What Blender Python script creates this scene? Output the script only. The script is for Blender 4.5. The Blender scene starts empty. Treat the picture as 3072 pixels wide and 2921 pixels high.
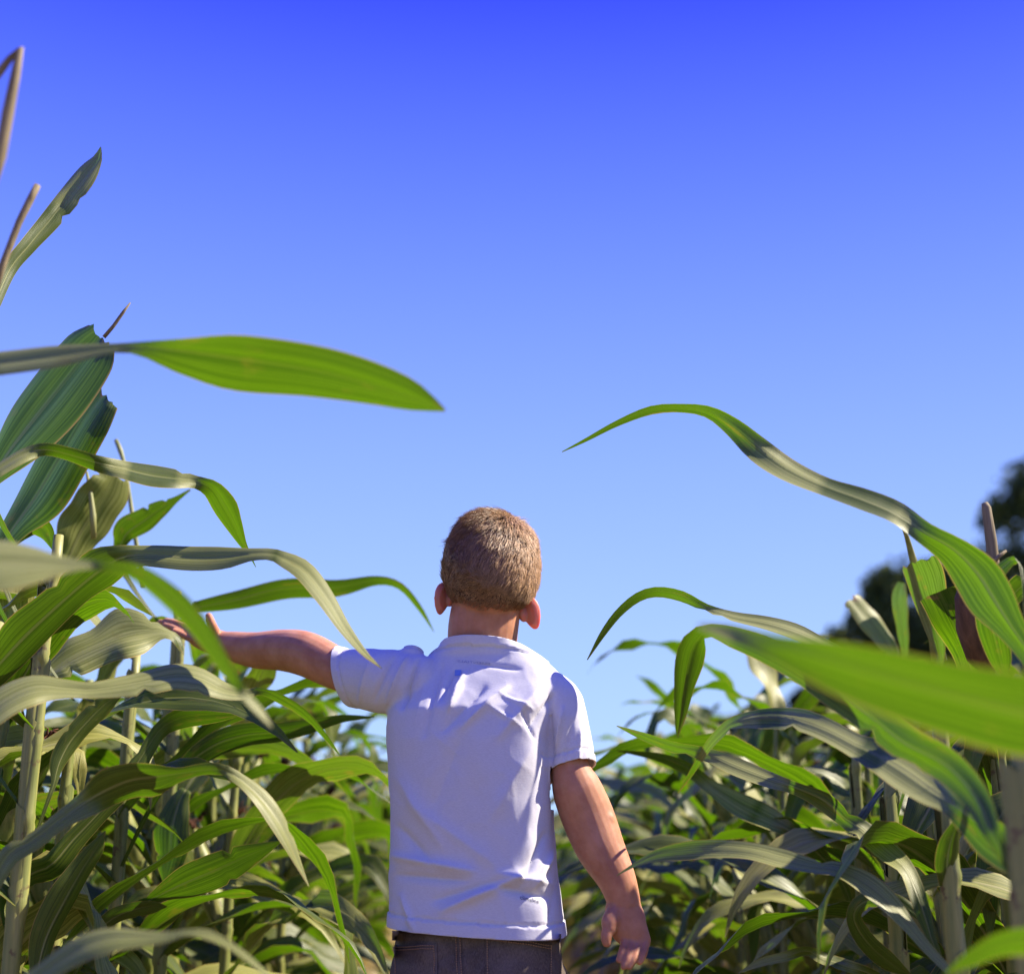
import bpy, bmesh, math, random
import numpy as np
from mathutils import Vector, Matrix, noise
from mathutils.bvhtree import BVHTree

R = math.radians
scene = bpy.context.scene
col = scene.collection

# ------------------------------------------------------------------ camera
W0, H0, F0 = 3072.0, 2921.0, 4200.0          # photograph size, focal length in photo pixels
PITCH, CAM_Z = R(15.4), 0.66
cam_d = bpy.data.cameras.new('camera')
cam = bpy.data.objects.new('camera', cam_d); col.objects.link(cam)
cam.location = (0, 0, CAM_Z); cam.rotation_euler = (R(90) + PITCH, 0, 0)
cam_d.sensor_width = 36.0; cam_d.lens = F0 / W0 * 36.0
cam_d.clip_start = 0.05; cam_d.clip_end = 2000
cam_d.dof.use_dof = True; cam_d.dof.focus_distance = 1.98; cam_d.dof.aperture_fstop = 2.8
scene.camera = cam

# ------------------------------------------------------------------ light
SUN = Vector((0.69, 0.12, 0.70)).normalized()
world = bpy.data.worlds.new('World'); scene.world = world; world.use_nodes = True
wn, wl = world.node_tree.nodes, world.node_tree.links
bg = wn['Background']
sky = wn.new('ShaderNodeTexSky'); sky.sky_type = 'NISHITA'; sky.sun_disc = False
sky.sun_elevation = math.asin(SUN.z); sky.sun_rotation = math.atan2(SUN.x, SUN.y)
sky.air_density = 1.0; sky.dust_density = 0.0; sky.ozone_density = 4.0; sky.altitude = 0
sp_ = wn.new('ShaderNodeSeparateColor'); cb_ = wn.new('ShaderNodeCombineColor')   # whole-sky colour grade of the photograph
wl.new(sky.outputs[0], sp_.inputs[0])
def wmath(op, a_, b_):
    q = wn.new('ShaderNodeMath'); q.operation = op
    for i_, v_ in enumerate((a_, b_)):
        if isinstance(v_, (int, float)): q.inputs[i_].default_value = v_
        else: wl.new(v_, q.inputs[i_])
    return q.outputs[0]
EXPO = 1.25
GR = 2 ** -EXPO / 0.15
for i, (o_, h_, k_) in enumerate(((.274, .05, .58), (.502, .055, .85))):      # hue of the sky air, pushed to the photo's violet blue
    x_ = wmath('MAXIMUM', wmath('SUBTRACT', wmath('DIVIDE', sp_.outputs[i], sp_.outputs[2]), o_), .004)
    wl.new(wmath('DIVIDE', wmath('MULTIPLY', x_, k_ * GR), wmath('ADD', x_, h_)), cb_.inputs[i])
cb_.inputs[2].default_value = 1.2 * GR
wl.new(cb_.outputs[0], bg.inputs[0])
bg.inputs[1].default_value = 0.15
sun_d = bpy.data.lights.new('sun', 'SUN'); sun_d.energy = 5.0; sun_d.angle = R(0.5); sun_d.color = (1.0, 0.90, 0.74)
sun = bpy.data.objects.new('sun', sun_d); col.objects.link(sun)
sun.rotation_euler = SUN.to_track_quat('Z', 'Y').to_euler()
scene.view_settings.view_transform = 'Standard'; scene.view_settings.look = 'None'
scene.view_settings.exposure = EXPO; scene.view_settings.gamma = 1.0
scene.cycles.max_bounces = 8; scene.cycles.diffuse_bounces = 2; scene.cycles.transparent_max_bounces = 8
scene.cycles.use_denoising = True
scene.cycles.sample_clamp_indirect = 6.0

# ------------------------------------------------------------------ helpers
CP, SP = math.cos(PITCH), math.sin(PITCH)
def P(px, py, Y):
    """photo pixel + distance along the path -> point in the field (metres)"""
    x = (px - W0 / 2) / F0; v = (H0 / 2 - py) / F0
    dy = CP - v * SP; dz = SP + v * CP
    t = Y / dy
    return Vector((x * t, Y, CAM_Z + dz * t))
def mpp(px, py, Y):
    v = (H0 / 2 - py) / F0
    return Y / (CP - v * SP) / F0                    # metres per photo pixel there
UPV = Vector((0, -SP, CP)); RTV = Vector((1, 0, 0)); DPV = Vector((0, CP, SP))

def tag(o, label=None, cat=None, group=None, kind=None):
    if label: o['label'] = label
    if cat: o['category'] = cat
    if group: o['group'] = group
    if kind: o['kind'] = kind
    return o
def empty(name, loc):
    o = bpy.data.objects.new(name, None); col.objects.link(o); o.location = loc
    o.empty_display_size = 0.1
    return o
def mesh_from(name, V, Fc, uv=None, mats=(), midx=None, smooth=True):
    me = bpy.data.meshes.new(name)
    me.from_pydata([tuple(v) for v in V], [], [tuple(f) for f in Fc])
    for m in mats: me.materials.append(m)
    if midx is not None: me.polygons.foreach_set('material_index', list(midx))
    if smooth: me.polygons.foreach_set('use_smooth', [True] * len(me.polygons))
    if uv is not None:
        lay = me.uv_layers.new(name='UVMap')
        vi = np.empty(len(me.loops), dtype=np.int32); me.loops.foreach_get('vertex_index', vi)
        u = np.asarray(uv, dtype=np.float32)[vi]
        lay.data.foreach_set('uv', u.ravel())
    me.update()
    return me
def put(name, me, parent=None, loc=None):
    o = bpy.data.objects.new(name, me); col.objects.link(o)
    if parent is not None: o.parent = parent
    if loc is not None: o.location = loc
    return o
def cr(pts, n):
    """Catmull-Rom through rows of an array -> n samples"""
    pts = np.asarray(pts, float); m = len(pts)
    ext = np.vstack([2 * pts[0] - pts[1], pts, 2 * pts[-1] - pts[-2]])
    # parameterise by arc length of the first two columns
    d = np.sqrt(((pts[1:, :2] - pts[:-1, :2]) ** 2).sum(1)) + 1e-9
    s = np.concatenate([[0], np.cumsum(d)]); s /= s[-1]
    out = []
    for q in np.linspace(0, 1, n):
        i = min(max(np.searchsorted(s, q, side='right') - 1, 0), m - 2)
        t = (q - s[i]) / (s[i + 1] - s[i])
        p0, p1, p2, p3 = ext[i], ext[i + 1], ext[i + 2], ext[i + 3]
        out.append(0.5 * ((2 * p1) + (-p0 + p2) * t + (2 * p0 - 5 * p1 + 4 * p2 - p3) * t * t + (-p0 + 3 * p1 - 3 * p2 + p3) * t ** 3))
    return np.array(out)

# ------------------------------------------------------------------ materials
def mat(name):
    m = bpy.data.materials.new(name); m.use_nodes = True
    nt = m.node_tree; b = nt.nodes['Principled BSDF']
    return m, nt, b
def N(nt, typ, **kw):
    n = nt.nodes.new(typ)
    for k, v in kw.items(): setattr(n, k, v)
    return n
def math_n(nt, op, a, b=None, clamp=False):
    n = nt.nodes.new('ShaderNodeMath'); n.operation = op; n.use_clamp = clamp
    for i, q in enumerate((a, b)):
        if q is None: continue
        if isinstance(q, (int, float)): n.inputs[i].default_value = q
        else: nt.links.new(q, n.inputs[i])
    return n.outputs[0]
def mixc(nt, f, a, b, blend='MIX'):
    n = nt.nodes.new('ShaderNodeMix'); n.data_type = 'RGBA'; n.blend_type = blend
    for i, q in ((0, f), (6, a), (7, b)):
        if isinstance(q, (int, float)): n.inputs[i].default_value = q
        elif isinstance(q, tuple): n.inputs[i].default_value = q if len(q) == 4 else (*q, 1)
        else: nt.links.new(q, n.inputs[i])
    return n.outputs[2]
def noise_n(nt, vec, scale, detail=3, rough=0.5):
    n = nt.nodes.new('ShaderNodeTexNoise'); n.inputs['Scale'].default_value = scale
    n.inputs['Detail'].default_value = detail; n.inputs['Roughness'].default_value = rough
    if vec is not None: nt.links.new(vec, n.inputs['Vector'])
    return n.outputs['Fac']
def ramp(nt, f, stops):
    n = nt.nodes.new('ShaderNodeValToRGB'); nt.links.new(f, n.inputs[0])
    e = n.color_ramp.elements
    while len(e) < len(stops): e.new(0.5)
    for q, (p, c) in zip(e, stops): q.position = p; q.color = (*c, 1)
    return n.outputs[0]
def maprange(nt, v, a, b, c=0.0, d=1.0):
    n = nt.nodes.new('ShaderNodeMapRange'); n.interpolation_type = 'SMOOTHSTEP'
    nt.links.new(v, n.inputs[0])
    for i, q in zip((1, 2, 3, 4), (a, b, c, d)): n.inputs[i].default_value = q
    return n.outputs[0]

def leaf_material(name, base, dark, trans, edge, rib, dry=0.0, rough=0.45, tmix=0.38, upper=None):
    m, nt, b = mat(name)
    L = nt.links
    uv = N(nt, 'ShaderNodeUVMap'); sep = N(nt, 'ShaderNodeSeparateXYZ'); L.new(uv.outputs[0], sep.inputs[0])
    oi = N(nt, 'ShaderNodeObjectInfo')
    u, v = sep.outputs[0], sep.outputs[1]
    rnd = oi.outputs['Random']
    # fine parallel veins
    c1 = N(nt, 'ShaderNodeCombineXYZ')
    L.new(math_n(nt, 'MULTIPLY', u, 40.0), c1.inputs[0]); L.new(math_n(nt, 'MULTIPLY', v, 1.2), c1.inputs[1])
    L.new(math_n(nt, 'MULTIPLY', rnd, 37.0), c1.inputs[2])
    vein = noise_n(nt, c1.outputs[0], 1.0, 2.0)
    c2 = N(nt, 'ShaderNodeCombineXYZ')
    L.new(math_n(nt, 'MULTIPLY', u, 3.0), c2.inputs[0]); L.new(math_n(nt, 'MULTIPLY', v, 9.0), c2.inputs[1])
    L.new(math_n(nt, 'MULTIPLY', rnd, 91.0), c2.inputs[2])
    blot = noise_n(nt, c2.outputs[0], 1.0, 5.0, 0.6)
    ctr = math_n(nt, 'ABSOLUTE', math_n(nt, 'SUBTRACT', u, 0.5))
    ribf = maprange(nt, ctr, 0.018, 0.05, 1, 0)
    ribf = math_n(nt, 'MULTIPLY', ribf, maprange(nt, v, 0.2, 0.95, 1.0, 0.15))
    edgef = maprange(nt, ctr, 0.478, 0.495, 0, 1)
    tipn = math_n(nt, 'ADD', v, math_n(nt, 'MULTIPLY', math_n(nt, 'SUBTRACT', blot, 0.5), 0.5))
    tipf = maprange(nt, tipn, 0.97 - 0.5 * dry, 1.08 - 0.3 * dry, 0, 1)
    spot = maprange(nt, blot, 0.59 - 0.10 * dry, 0.72, 0, 0.55 + 0.4 * dry)
    vein2 = maprange(nt, vein, 0.34, 0.66)
    colr = mixc(nt, vein2, base, dark)
    if upper:                                             # paler tone painted in where the sun strikes the blade
        at = N(nt, 'ShaderNodeAttribute'); at.attribute_name = 'sunlit_tone'
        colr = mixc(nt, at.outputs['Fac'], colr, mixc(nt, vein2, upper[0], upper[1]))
    colr = mixc(nt, math_n(nt, 'MULTIPLY', rnd, 0.35), colr, (base[0] * 1.5, base[1] * 1.25, base[2] * 0.8))
    colr = mixc(nt, spot, colr, (0.16, 0.15, 0.03))
    colr = mixc(nt, ribf, colr, rib)
    colr = mixc(nt, edgef, colr, edge)
    colr = mixc(nt, tipf, colr, (0.20, 0.12, 0.045))
    L.new(colr, b.inputs['Base Color'])
    rgh = maprange(nt, vein, 0.3, 0.7, rough - 0.07, rough + 0.1)
    L.new(rgh, b.inputs['Roughness'])
    b.inputs['Specular IOR Level'].default_value = 0.42; b.inputs['IOR'].default_value = 1.5
    tcol = mixc(nt, vein2, trans, (trans[0] * 0.40, trans[1] * 0.5, trans[2] * 0.5))
    tcol = mixc(nt, spot, tcol, (0.30, 0.24, 0.02))
    tcol = mixc(nt, ribf, tcol, (trans[0] * 0.55, trans[1] * 0.5, trans[2] * 0.8))
    tcol = mixc(nt, edgef, tcol, (0.45, 0.34, 0.06))
    tcol = mixc(nt, tipf, tcol, (0.22, 0.12, 0.03))
    tr = N(nt, 'ShaderNodeBsdfTranslucent'); L.new(tcol, tr.inputs[0])
    bmp = N(nt, 'ShaderNodeBump'); bmp.inputs['Strength'].default_value = 0.35; bmp.inputs['Distance'].default_value = 0.0015
    L.new(math_n(nt, 'ADD', vein, math_n(nt, 'MULTIPLY', ribf, 1.2)), bmp.inputs['Height'])
    L.new(bmp.outputs[0], b.inputs['Normal']); L.new(bmp.outputs[0], tr.inputs[1])
    mx = N(nt, 'ShaderNodeMixShader'); mx.inputs[0].default_value = tmix
    out = nt.nodes['Material Output']
    L.new(b.outputs[0], mx.inputs[1]); L.new(tr.outputs[0], mx.inputs[2]); L.new(mx.outputs[0], out.inputs[0])
    return m
M = {}
M['leaf'] = leaf_material('corn_leaf', (0.100, 0.125, 0.016), (0.032, 0.058, 0.005), (0.14, 0.30, 0.003), (0.40, 0.30, 0.07), (0.30, 0.31, 0.11))
M['leaf_pale'] = leaf_material('corn_leaf_pale', (0.38, 0.38, 0.12), (0.15, 0.175, 0.035), (0.16, 0.30, 0.005), (0.45, 0.33, 0.08), (0.42, 0.40, 0.18))
M['blade'] = leaf_material('corn_blade', (0.090, 0.115, 0.014), (0.030, 0.055, 0.005), (0.135, 0.30, 0.003), (0.40, 0.30, 0.07), (0.30, 0.31, 0.11), upper=((0.40, 0.40, 0.145), (0.17, 0.19, 0.045)))  # last colour pair: sunlit paleness put into the blade colour
M['leaf_dry'] = leaf_material('corn_leaf_dry', (0.26, 0.19, 0.065), (0.15, 0.115, 0.035), (0.5, 0.36, 0.08), (0.45, 0.27, 0.12), (0.36, 0.27, 0.12), dry=0.5, rough=0.6, tmix=0.3)

def simple_leafy(name, c1, c2, scale, rough, spec=0.4, bump=0.3, dist=0.002, stretch=None, spots=None):
    m, nt, b = mat(name); L = nt.links
    tc = N(nt, 'ShaderNodeTexCoord'); vec = tc.outputs['Object']
    if stretch:
        mp = N(nt, 'ShaderNodeMapping'); L.new(vec, mp.inputs[0]); mp.inputs['Scale'].default_value = stretch; vec = mp.outputs[0]
    f = noise_n(nt, vec, scale, 5, 0.6)
    c = ramp(nt, f, [(0.3, c1), (0.7, c2)])
    if spots:
        f2 = noise_n(nt, tc.outputs['Object'], spots[0], 3, 0.6)
        c = mixc(nt, maprange(nt, f2, 0.6, 0.7), c, spots[1])
    L.new(c, b.inputs['Base Color']); b.inputs['Roughness'].default_value = rough
    b.inputs['Specular IOR Level'].default_value = spec
    bm_ = N(nt, 'ShaderNodeBump'); bm_.inputs['Strength'].default_value = bump; bm_.inputs['Distance'].default_value = dist
    L.new(f, bm_.inputs['Height']); L.new(bm_.outputs[0], b.inputs['Normal'])
    return m
M['stalk'] = simple_leafy('corn_stalk', (0.085, 0.125, 0.020), (0.33, 0.31, 0.085), 6, 0.5, 0.5, 0.4, 0.002, (14, 14, 0.9), (55, (0.13, 0.09, 0.03)))
M['husk'] = simple_leafy('dry_husk', (0.075, 0.04, 0.022), (0.17, 0.09, 0.05), 5, 0.75, 0.2, 0.6, 0.004, (14, 14, 1.0))
M['silk'] = simple_leafy('corn_silk', (0.05, 0.02, 0.01), (0.14, 0.05, 0.02), 40, 0.7, 0.2)
M['stub'] = simple_leafy('cut_stub', (0.13, 0.10, 0.05), (0.30, 0.24, 0.13), 8, 0.7, 0.2, 0.5, 0.003, (14, 14, 1.0))
M['soil'] = simple_leafy('dry_soil', (0.11, 0.070, 0.035), (0.26, 0.18, 0.095), 3.5, 0.95, 0.1, 0.8, 0.04)
M['bark'] = simple_leafy('tree_bark', (0.05, 0.04, 0.03), (0.11, 0.09, 0.07), 6, 0.9, 0.1, 0.6, 0.03)
def tree_leaf_mat():
    m, nt, b = mat('tree_foliage'); L = nt.links
    g = N(nt, 'ShaderNodeNewGeometry')
    f = g.outputs['Random Per Island']
    c = ramp(nt, f, [(0.0, (0.030, 0.048, 0.012)), (0.6, (0.055, 0.085, 0.018)), (1.0, (0.10, 0.135, 0.030))])
    L.new(c, b.inputs['Base Color']); b.inputs['Roughness'].default_value = 0.7; b.inputs['Specular IOR Level'].default_value = 0.12
    return m
M['tree'] = tree_leaf_mat()

# ------------------------------------------------------------------ setting: ground
gv = []; gf = []
n = 60
xs = np.sign(np.linspace(-1, 1, n)) * np.abs(np.linspace(-1, 1, n)) ** 3 * 400
ys = np.concatenate([np.linspace(-40, -2, 6), np.linspace(-1, 30, 60), np.linspace(32, 600, 14)])
for y in ys:
    for x in xs:
        z = 0.02 * noise.noise(Vector((x * 2.1, y * 2.1, 3))) - 0.02 if abs(x) < 30 and -2 < y < 40 else -0.02
        gv.append((x, y, z))
for j in range(len(ys) - 1):
    for i in range(n - 1):
        a = j * n + i; gf.append((a, a + 1, a + n + 1, a + n))
g = put('ground', mesh_from('ground', gv, gf, mats=[M['soil']])); tag(g, 'dry brown soil of the corn field', 'ground', kind='structure')

# ------------------------------------------------------------------ corn geometry
def ribbon(A, Mi, B, nu=4, bulge=0.10):
    """A, Mi, B: (n,3) edges and midrib -> grid verts, faces, uv"""
    n = len(Mi); V = []; uv = []
    for k in range(n):
        a, m_, b_ = Vector(A[k]), Vector(Mi[k]), Vector(B[k])
        tv = Vector(Mi[min(k + 1, n - 1)]) - Vector(Mi[max(k - 1, 0)])
        nrm = (b_ - a).cross(tv)
        if nrm.length > 1e-9: nrm.normalize()
        for i in range(nu + 1):
            t = i / nu
            p = a.lerp(m_, t) + nrm * (bulge * (a - m_).length * math.sin(math.pi * t))
            V.append(p); uv.append((0.5 * t, k / (n - 1)))
        for i in range(1, nu + 1):
            t = i / nu
            p = m_.lerp(b_, t) + nrm * (bulge * (b_ - m_).length * math.sin(math.pi * t))
            V.append(p); uv.append((0.5 + 0.5 * t, k / (n - 1)))
    c = 2 * nu + 1
    Fc = [(k * c + i, k * c + i + 1, (k + 1) * c + i + 1, (k + 1) * c + i) for k in range(n - 1) for i in range(2 * nu)]
    return V, Fc, uv

def tube(pts, rads, ns=10, cap=True):
    V = []; Fc = []
    n = len(pts)
    for k in range(n):
        t = Vector(pts[min(k + 1, n - 1)]) - Vector(pts[max(k - 1, 0)]); t.normalize()
        ref = Vector((0, 1, 0)) if abs(t.y) < 0.9 else Vector((1, 0, 0))
        s = t.cross(ref).normalized(); u_ = s.cross(t).normalized()
        r = rads[k]; rx, ry = (r, r) if not isinstance(r, (tuple, list)) else r
        for i in range(ns):
            a = 2 * math.pi * i / ns
            V.append(Vector(pts[k]) + s * (math.cos(a) * rx) + u_ * (math.sin(a) * ry))
    for k in range(n - 1):
        for i in range(ns):
            j = (i + 1) % ns
            Fc.append((k * ns + i, k * ns + j, (k + 1) * ns + j, (k + 1) * ns + i))
    if cap:
        Fc.append(tuple(range(ns - 1, -1, -1))); Fc.append(tuple((n - 1) * ns + i for i in range(ns)))
    return V, Fc

def stalk_geo(rng, h, r0=0.0155, lean=(0, 0), ns=10):
    pts = []; rads = []
    z = 0.0; gap = 0.108; zz = [0]
    node_z = []
    while z < h:
        g_ = gap * rng.uniform(0.85, 1.15); zx = rng.uniform(-.0035, .0035); zy = rng.uniform(-.0035, .0035)
        for f, rr in ((0.0, 1.12), (0.06, 1.20), (0.12, 1.05), (0.5, 0.98), (0.86, 1.0), (0.94, 1.10)):
            q = z + g_ * f
            if q > h: break
            ta = 1.0 - 0.50 * q / max(h, 1.2)
            pts.append((lean[0] * q * q + zx * (1 - f), lean[1] * q * q + zy * (1 - f), q)); rads.append(r0 * rr * ta)
        node_z.append(z); z += g_
    return tube(pts, rads, ns), node_z

def leaf_curve(rng, L, w, th0, curl, az, tw0, tw1, n=18, trunc=None, fold=0.35, ripple=0.012, nu=2):
    """arching corn blade starting at the origin -> verts, faces, uv"""
    A = []; Mi = []; B = []
    p = Vector((0, 0, 0)); daz = rng.uniform(-0.5, 0.5); ph = rng.uniform(0, 6); ph2 = rng.uniform(0, 6)
    kink = rng.uniform(0.35, 0.75) if rng.random() < 0.35 else None
    Lr = L * (trunc or 1.0)
    for k in range(n):
        t = k / (n - 1) * (trunc or 1.0)
        th = th0 - curl * t ** 1.4
        if kink and t > kink: th -= 0.9 * min(1, (t - kink) / 0.06)
        th = max(th, -1.45)
        a = az + daz * t
        d = Vector((math.cos(a) * math.cos(th), math.sin(a) * math.cos(th), math.sin(th)))
        s = Vector((-math.sin(a), math.cos(a), 0))
        up = s.cross(d) * -1.0
        tw = tw0 * t + tw1 * math.sin(2.6 * t + ph) * t
        s2 = s * math.cos(tw) + up * math.sin(tw); u2 = up * math.cos(tw) - s * math.sin(tw)
        wp = w * 0.5 * min(1.0, 0.45 + 2.4 * t) * (1 - max(0, (t - 0.35) / 0.65) ** 1.9)
        wp = max(wp, 0.0012)
        fo = fold * (1 - 0.6 * t)
        rp = ripple * math.sin(23 * t + ph); rp2 = ripple * math.sin(21 * t + ph2)
        A.append(p + s2 * wp * math.cos(fo) + u2 * (wp * math.sin(fo) + rp * min(1, wp / 0.02)))
        B.append(p - s2 * wp * math.cos(fo) + u2 * (wp * math.sin(fo) + rp2 * min(1, wp / 0.02)))
        Mi.append(p.copy())
        p = p + d * (Lr / (n - 1))
    if trunc:
        for q, X in ((1, A), (-1, B)):
            X[-1] = Vector(X[-1]) + (Vector(Mi[-1]) - Vector(Mi[-2])) * rng.uniform(-0.9, 0.7)
    return ribbon(A, Mi, B, nu, 0.12)

def ear_geo(rng, az, z):
    d = Vector((math.cos(az) * 0.42, math.sin(az) * 0.42, 0.9)).normalized()
    p0 = Vector((0, 0, z)) + Vector((math.cos(az), math.sin(az), 0)) * 0.008
    prof = [(0, .008), (.02, .016), (.06, .022), (.11, .023), (.16, .017), (.20, .009), (.225, .004)]
    husk = tube([p0 + d * s for s, r in prof], [r for s, r in prof], 10)
    V = []; Fc = []
    for i in range(14):
        q = p0 + d * .215; e = d * rng.uniform(.02, .05) + Vector((rng.uniform(-1, 1), rng.uniform(-1, 1), rng.uniform(-.9, .2))) * .022
        v, f = tube([q, q + d * .02 + e * .4, q + e], [.0022, .0018, .0008], 4)
        b0 = len(V); V += v; Fc += [tuple(x + b0 for x in ff) for ff in f]
    return husk, (V, Fc)

def plant_parts(seed, h, near=True):
    """list of (name, verts, faces, uv, material key)"""
    rng = random.Random(seed); parts = []
    lean = (rng.uniform(-.03, .03), rng.uniform(-.03, .03))
    (sv, sf), nz = stalk_geo(rng, h * rng.uniform(.80, .92), rng.uniform(.0125, .016), lean, 8 if near else 5)
    parts.append(('stalk', sv, sf, None, 'stalk'))
    base_az = rng.choice((0, math.pi)) + rng.uniform(-.55, .55)
    ear_z = rng.uniform(.5, .75)
    for i, z in enumerate(nz[1:]):
        zf = z / h
        if z > h * 0.95: break
        az = base_az + math.pi * i + rng.uniform(-.45, .45)
        off = Vector((lean[0] * z * z, lean[1] * z * z, z))
        k = 'leaf' if rng.random() < .7 else 'leaf_pale'
        if z < .2 or (z < .45 and rng.random() < .42): k = 'leaf_dry'
        top = zf > .66
        if top:
            L = rng.uniform(.34, .52); th0 = rng.uniform(.95, 1.35); curl = rng.uniform(1.0, 2.4)
            tr = rng.uniform(.35, .65) if rng.random() < .5 else None
        else:
            L = rng.uniform(.5, .75); th0 = rng.uniform(.75, 1.15); curl = rng.uniform(1.4, 2.4); tr = None
        if k == 'leaf_dry': th0 = rng.uniform(-.2, .5); L *= .7
        w = rng.uniform(.055, .085) * (1.0 if not top else .9)
        v, f, uv = leaf_curve(rng, L, w, th0, curl, az, rng.uniform(-1.2, 1.2), rng.uniform(-.8, .8), 18 if near else 10, tr,
                              rng.uniform(.2, .5), rng.uniform(.006, .016), 2 if near else 1)
        parts.append(('leaf', [q + off for q in v], f, uv, k))
        if near and abs(z - ear_z) < .07 and rng.random() < .6:
            (hv, hf), (kv, kf) = ear_geo(rng, az + .2, z)
            parts.append(('corn_ear', hv, hf, None, 'stalk')); parts.append(('silk', kv, kf, None, 'silk'))
    return parts

NEAR = [plant_parts(100 + i, random.Random(i).uniform(1.10, 1.30)) for i in range(12)]
NEAR_ME = [[(nm, mesh_from(nm, v, f, uv, [M[k]]), k) for nm, v, f, uv, k in parts] for parts in NEAR]
def joined(parts):
    V = []; Fc = []; U = []; mi = []; keys = ['stalk', 'leaf', 'leaf_pale', 'leaf_dry', 'silk']
    for nm, v, f, uv, k in parts:
        b0 = len(V); V += list(v); Fc += [tuple(x + b0 for x in q) for q in f]
        U += list(uv) if uv is not None else [(0, 0)] * len(v)
        mi += [keys.index(k)] * len(f)
    return V, Fc, U, mi, [M[k] for k in keys]
FAR = [joined(plant_parts(300 + i, random.Random(i + 50).uniform(1.05, 1.22), near=False)) for i in range(10)]
FAR_ME = [mesh_from('corn_plant', v, f, u, mm, mi) for v, f, u, mi, mm in FAR]

rng = random.Random(7)
def place_near(x, y, proto, rot, s, label, group):
    root = empty('corn_plant', (x, y, -0.02)); root.rotation_euler = (0, 0, rot); root.scale = (s, s, s)
    tag(root, label, 'corn plant', group)
    ear = None
    for nm, me, k in NEAR_ME[proto]:
        o = put(nm, me, ear if nm == 'silk' else root)
        if nm == 'corn_ear': ear = o
    return root
rows = [(-0.66, 2.75, 15.0, 'left', 'corn plants in the row the boy touches', 'corn plant of the first row left of the boy'),
        (0.58, 3.0, 15.0, 'right', 'corn plants in the row by the hanging arm', 'corn plant of the first row right of the boy'),
        (-1.30, 2.5, 9.5, 'left', 'corn plants in the second row on the left', 'corn plant of the second row left of the boy'),
        (1.25, 2.5, 9.5, 'right', 'corn plants in the second row on the right', 'corn plant of the second row right of the boy')]
cnt = 0
for rx, y0, y1, side, grp, lab in rows:
    y = y0
    lab0, grp0 = lab, grp
    while y < y1:
        x = rx + rng.uniform(-.05, .05)
        band = ('its nearest, clearest stretch', 'nearest stretch') if y < 4.2 else (('its softly blurred middle stretch', 'middle stretch') if y < 8 else ('its far, strongly blurred stretch', 'far stretch'))
        lab = lab0 + ', in ' + band[0]; grp = grp0 + ', ' + band[1]
        flip = 0 if rng.random() < .5 else math.pi
        s = rng.uniform(.93, 1.06)
        if y < 8.0:
            place_near(x, y, rng.randrange(12), flip + rng.uniform(-.5, .5), s, lab, grp)
        else:
            o = put('corn_plant', FAR_ME[rng.randrange(10)], None, (x, y, -0.02)); o.rotation_euler = (0, 0, flip + rng.uniform(-.5, .5)); o.scale = (s, s, s)
            tag(o, lab, 'corn plant', grp)
        cnt += 1
        y += rng.uniform(.15, .21) * (.85 if y < 5 else 1)
for side, lab, grp, sp in ((-1, 'corn plant crowded close behind the first stalks left of the boy', 'corn plants crowding behind the left stalks',
                            ((-.84, 1.98), (-.98, 2.12), (-.82, 2.30), (-.96, 2.46), (-.80, 2.58), (-1.02, 2.72), (-.86, 2.84), (-.52, 2.66), (-.98, 3.05), (-.85, 3.25), (-.78, 2.12), (-.56, 2.9), (-.75, 3.0), (-.5, 3.2), (-.9, 3.5), (-.55, 3.55))),
                           (1, 'corn plant crowded close behind the first stalks right of the boy', 'corn plants crowding behind the right stalks',
                            ((.78, 1.86), (.92, 2.02), (.80, 2.20), (.95, 2.34), (.82, 2.50), (.66, 2.62), (.97, 2.70), (.84, 2.86), (.52, 2.86), (.95, 3.05), (.72, 2.08), (.74, 3.05), (.5, 3.25), (.85, 3.4), (.7, 2.36), (.5, 3.6)))):
    for x, y in sp:
        place_near(x, y, rng.randrange(12), rng.choice((0, math.pi)) + rng.uniform(-.6, .6), rng.uniform(.80, .95), lab, grp)
# the field beyond: too many to count
V = []; Fc = []; U = []; MI = []; off = 0
spots = []
for rx, y0, y1 in ((-.66, 15, 34), (.58, 15, 34), (-1.3, 9.5, 34), (1.25, 9.5, 34), (-2.15, 5, 30), (2.1, 5, 30), (-2.9, 7, 28), (2.85, 7, 28), (-3.65, 9, 28), (3.6, 9, 28)):
    y = y0
    while y < y1:
        spots.append((rx + rng.uniform(-.06, .06), y)); y += rng.uniform(.17, .26) * (1 if y < 16 else 1.6)
for y in np.arange(34, 46, .8):
    for x in np.arange(-9, 11, .35): spots.append((x + rng.uniform(-.1, .1), y + rng.uniform(-.2, .2)))
allv = []; allf = []; allu = []; allm = []
base = 0
for x, y in spots:
    v, f, u, mi, mm = FAR[rng.randrange(10)]
    a = rng.uniform(0, 6.28); c, s_ = math.cos(a), math.sin(a); sc = rng.uniform(.92, 1.06)
    va = np.array([tuple(q) for q in v]) * sc
    allv.append(np.column_stack([va[:, 0] * c - va[:, 1] * s_ + x, va[:, 0] * s_ + va[:, 1] * c + y, va[:, 2] - .02]))
    allf += [tuple(k + base for k in q) for q in f]; allu += u; allm += mi; base += len(v)
fm = mesh_from('distant_corn', np.vstack(allv), allf, allu, mm, allm)
tag(put('distant_corn', fm), 'mass of blurred corn in the far rows of the field', 'corn field', kind='stuff')

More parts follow.
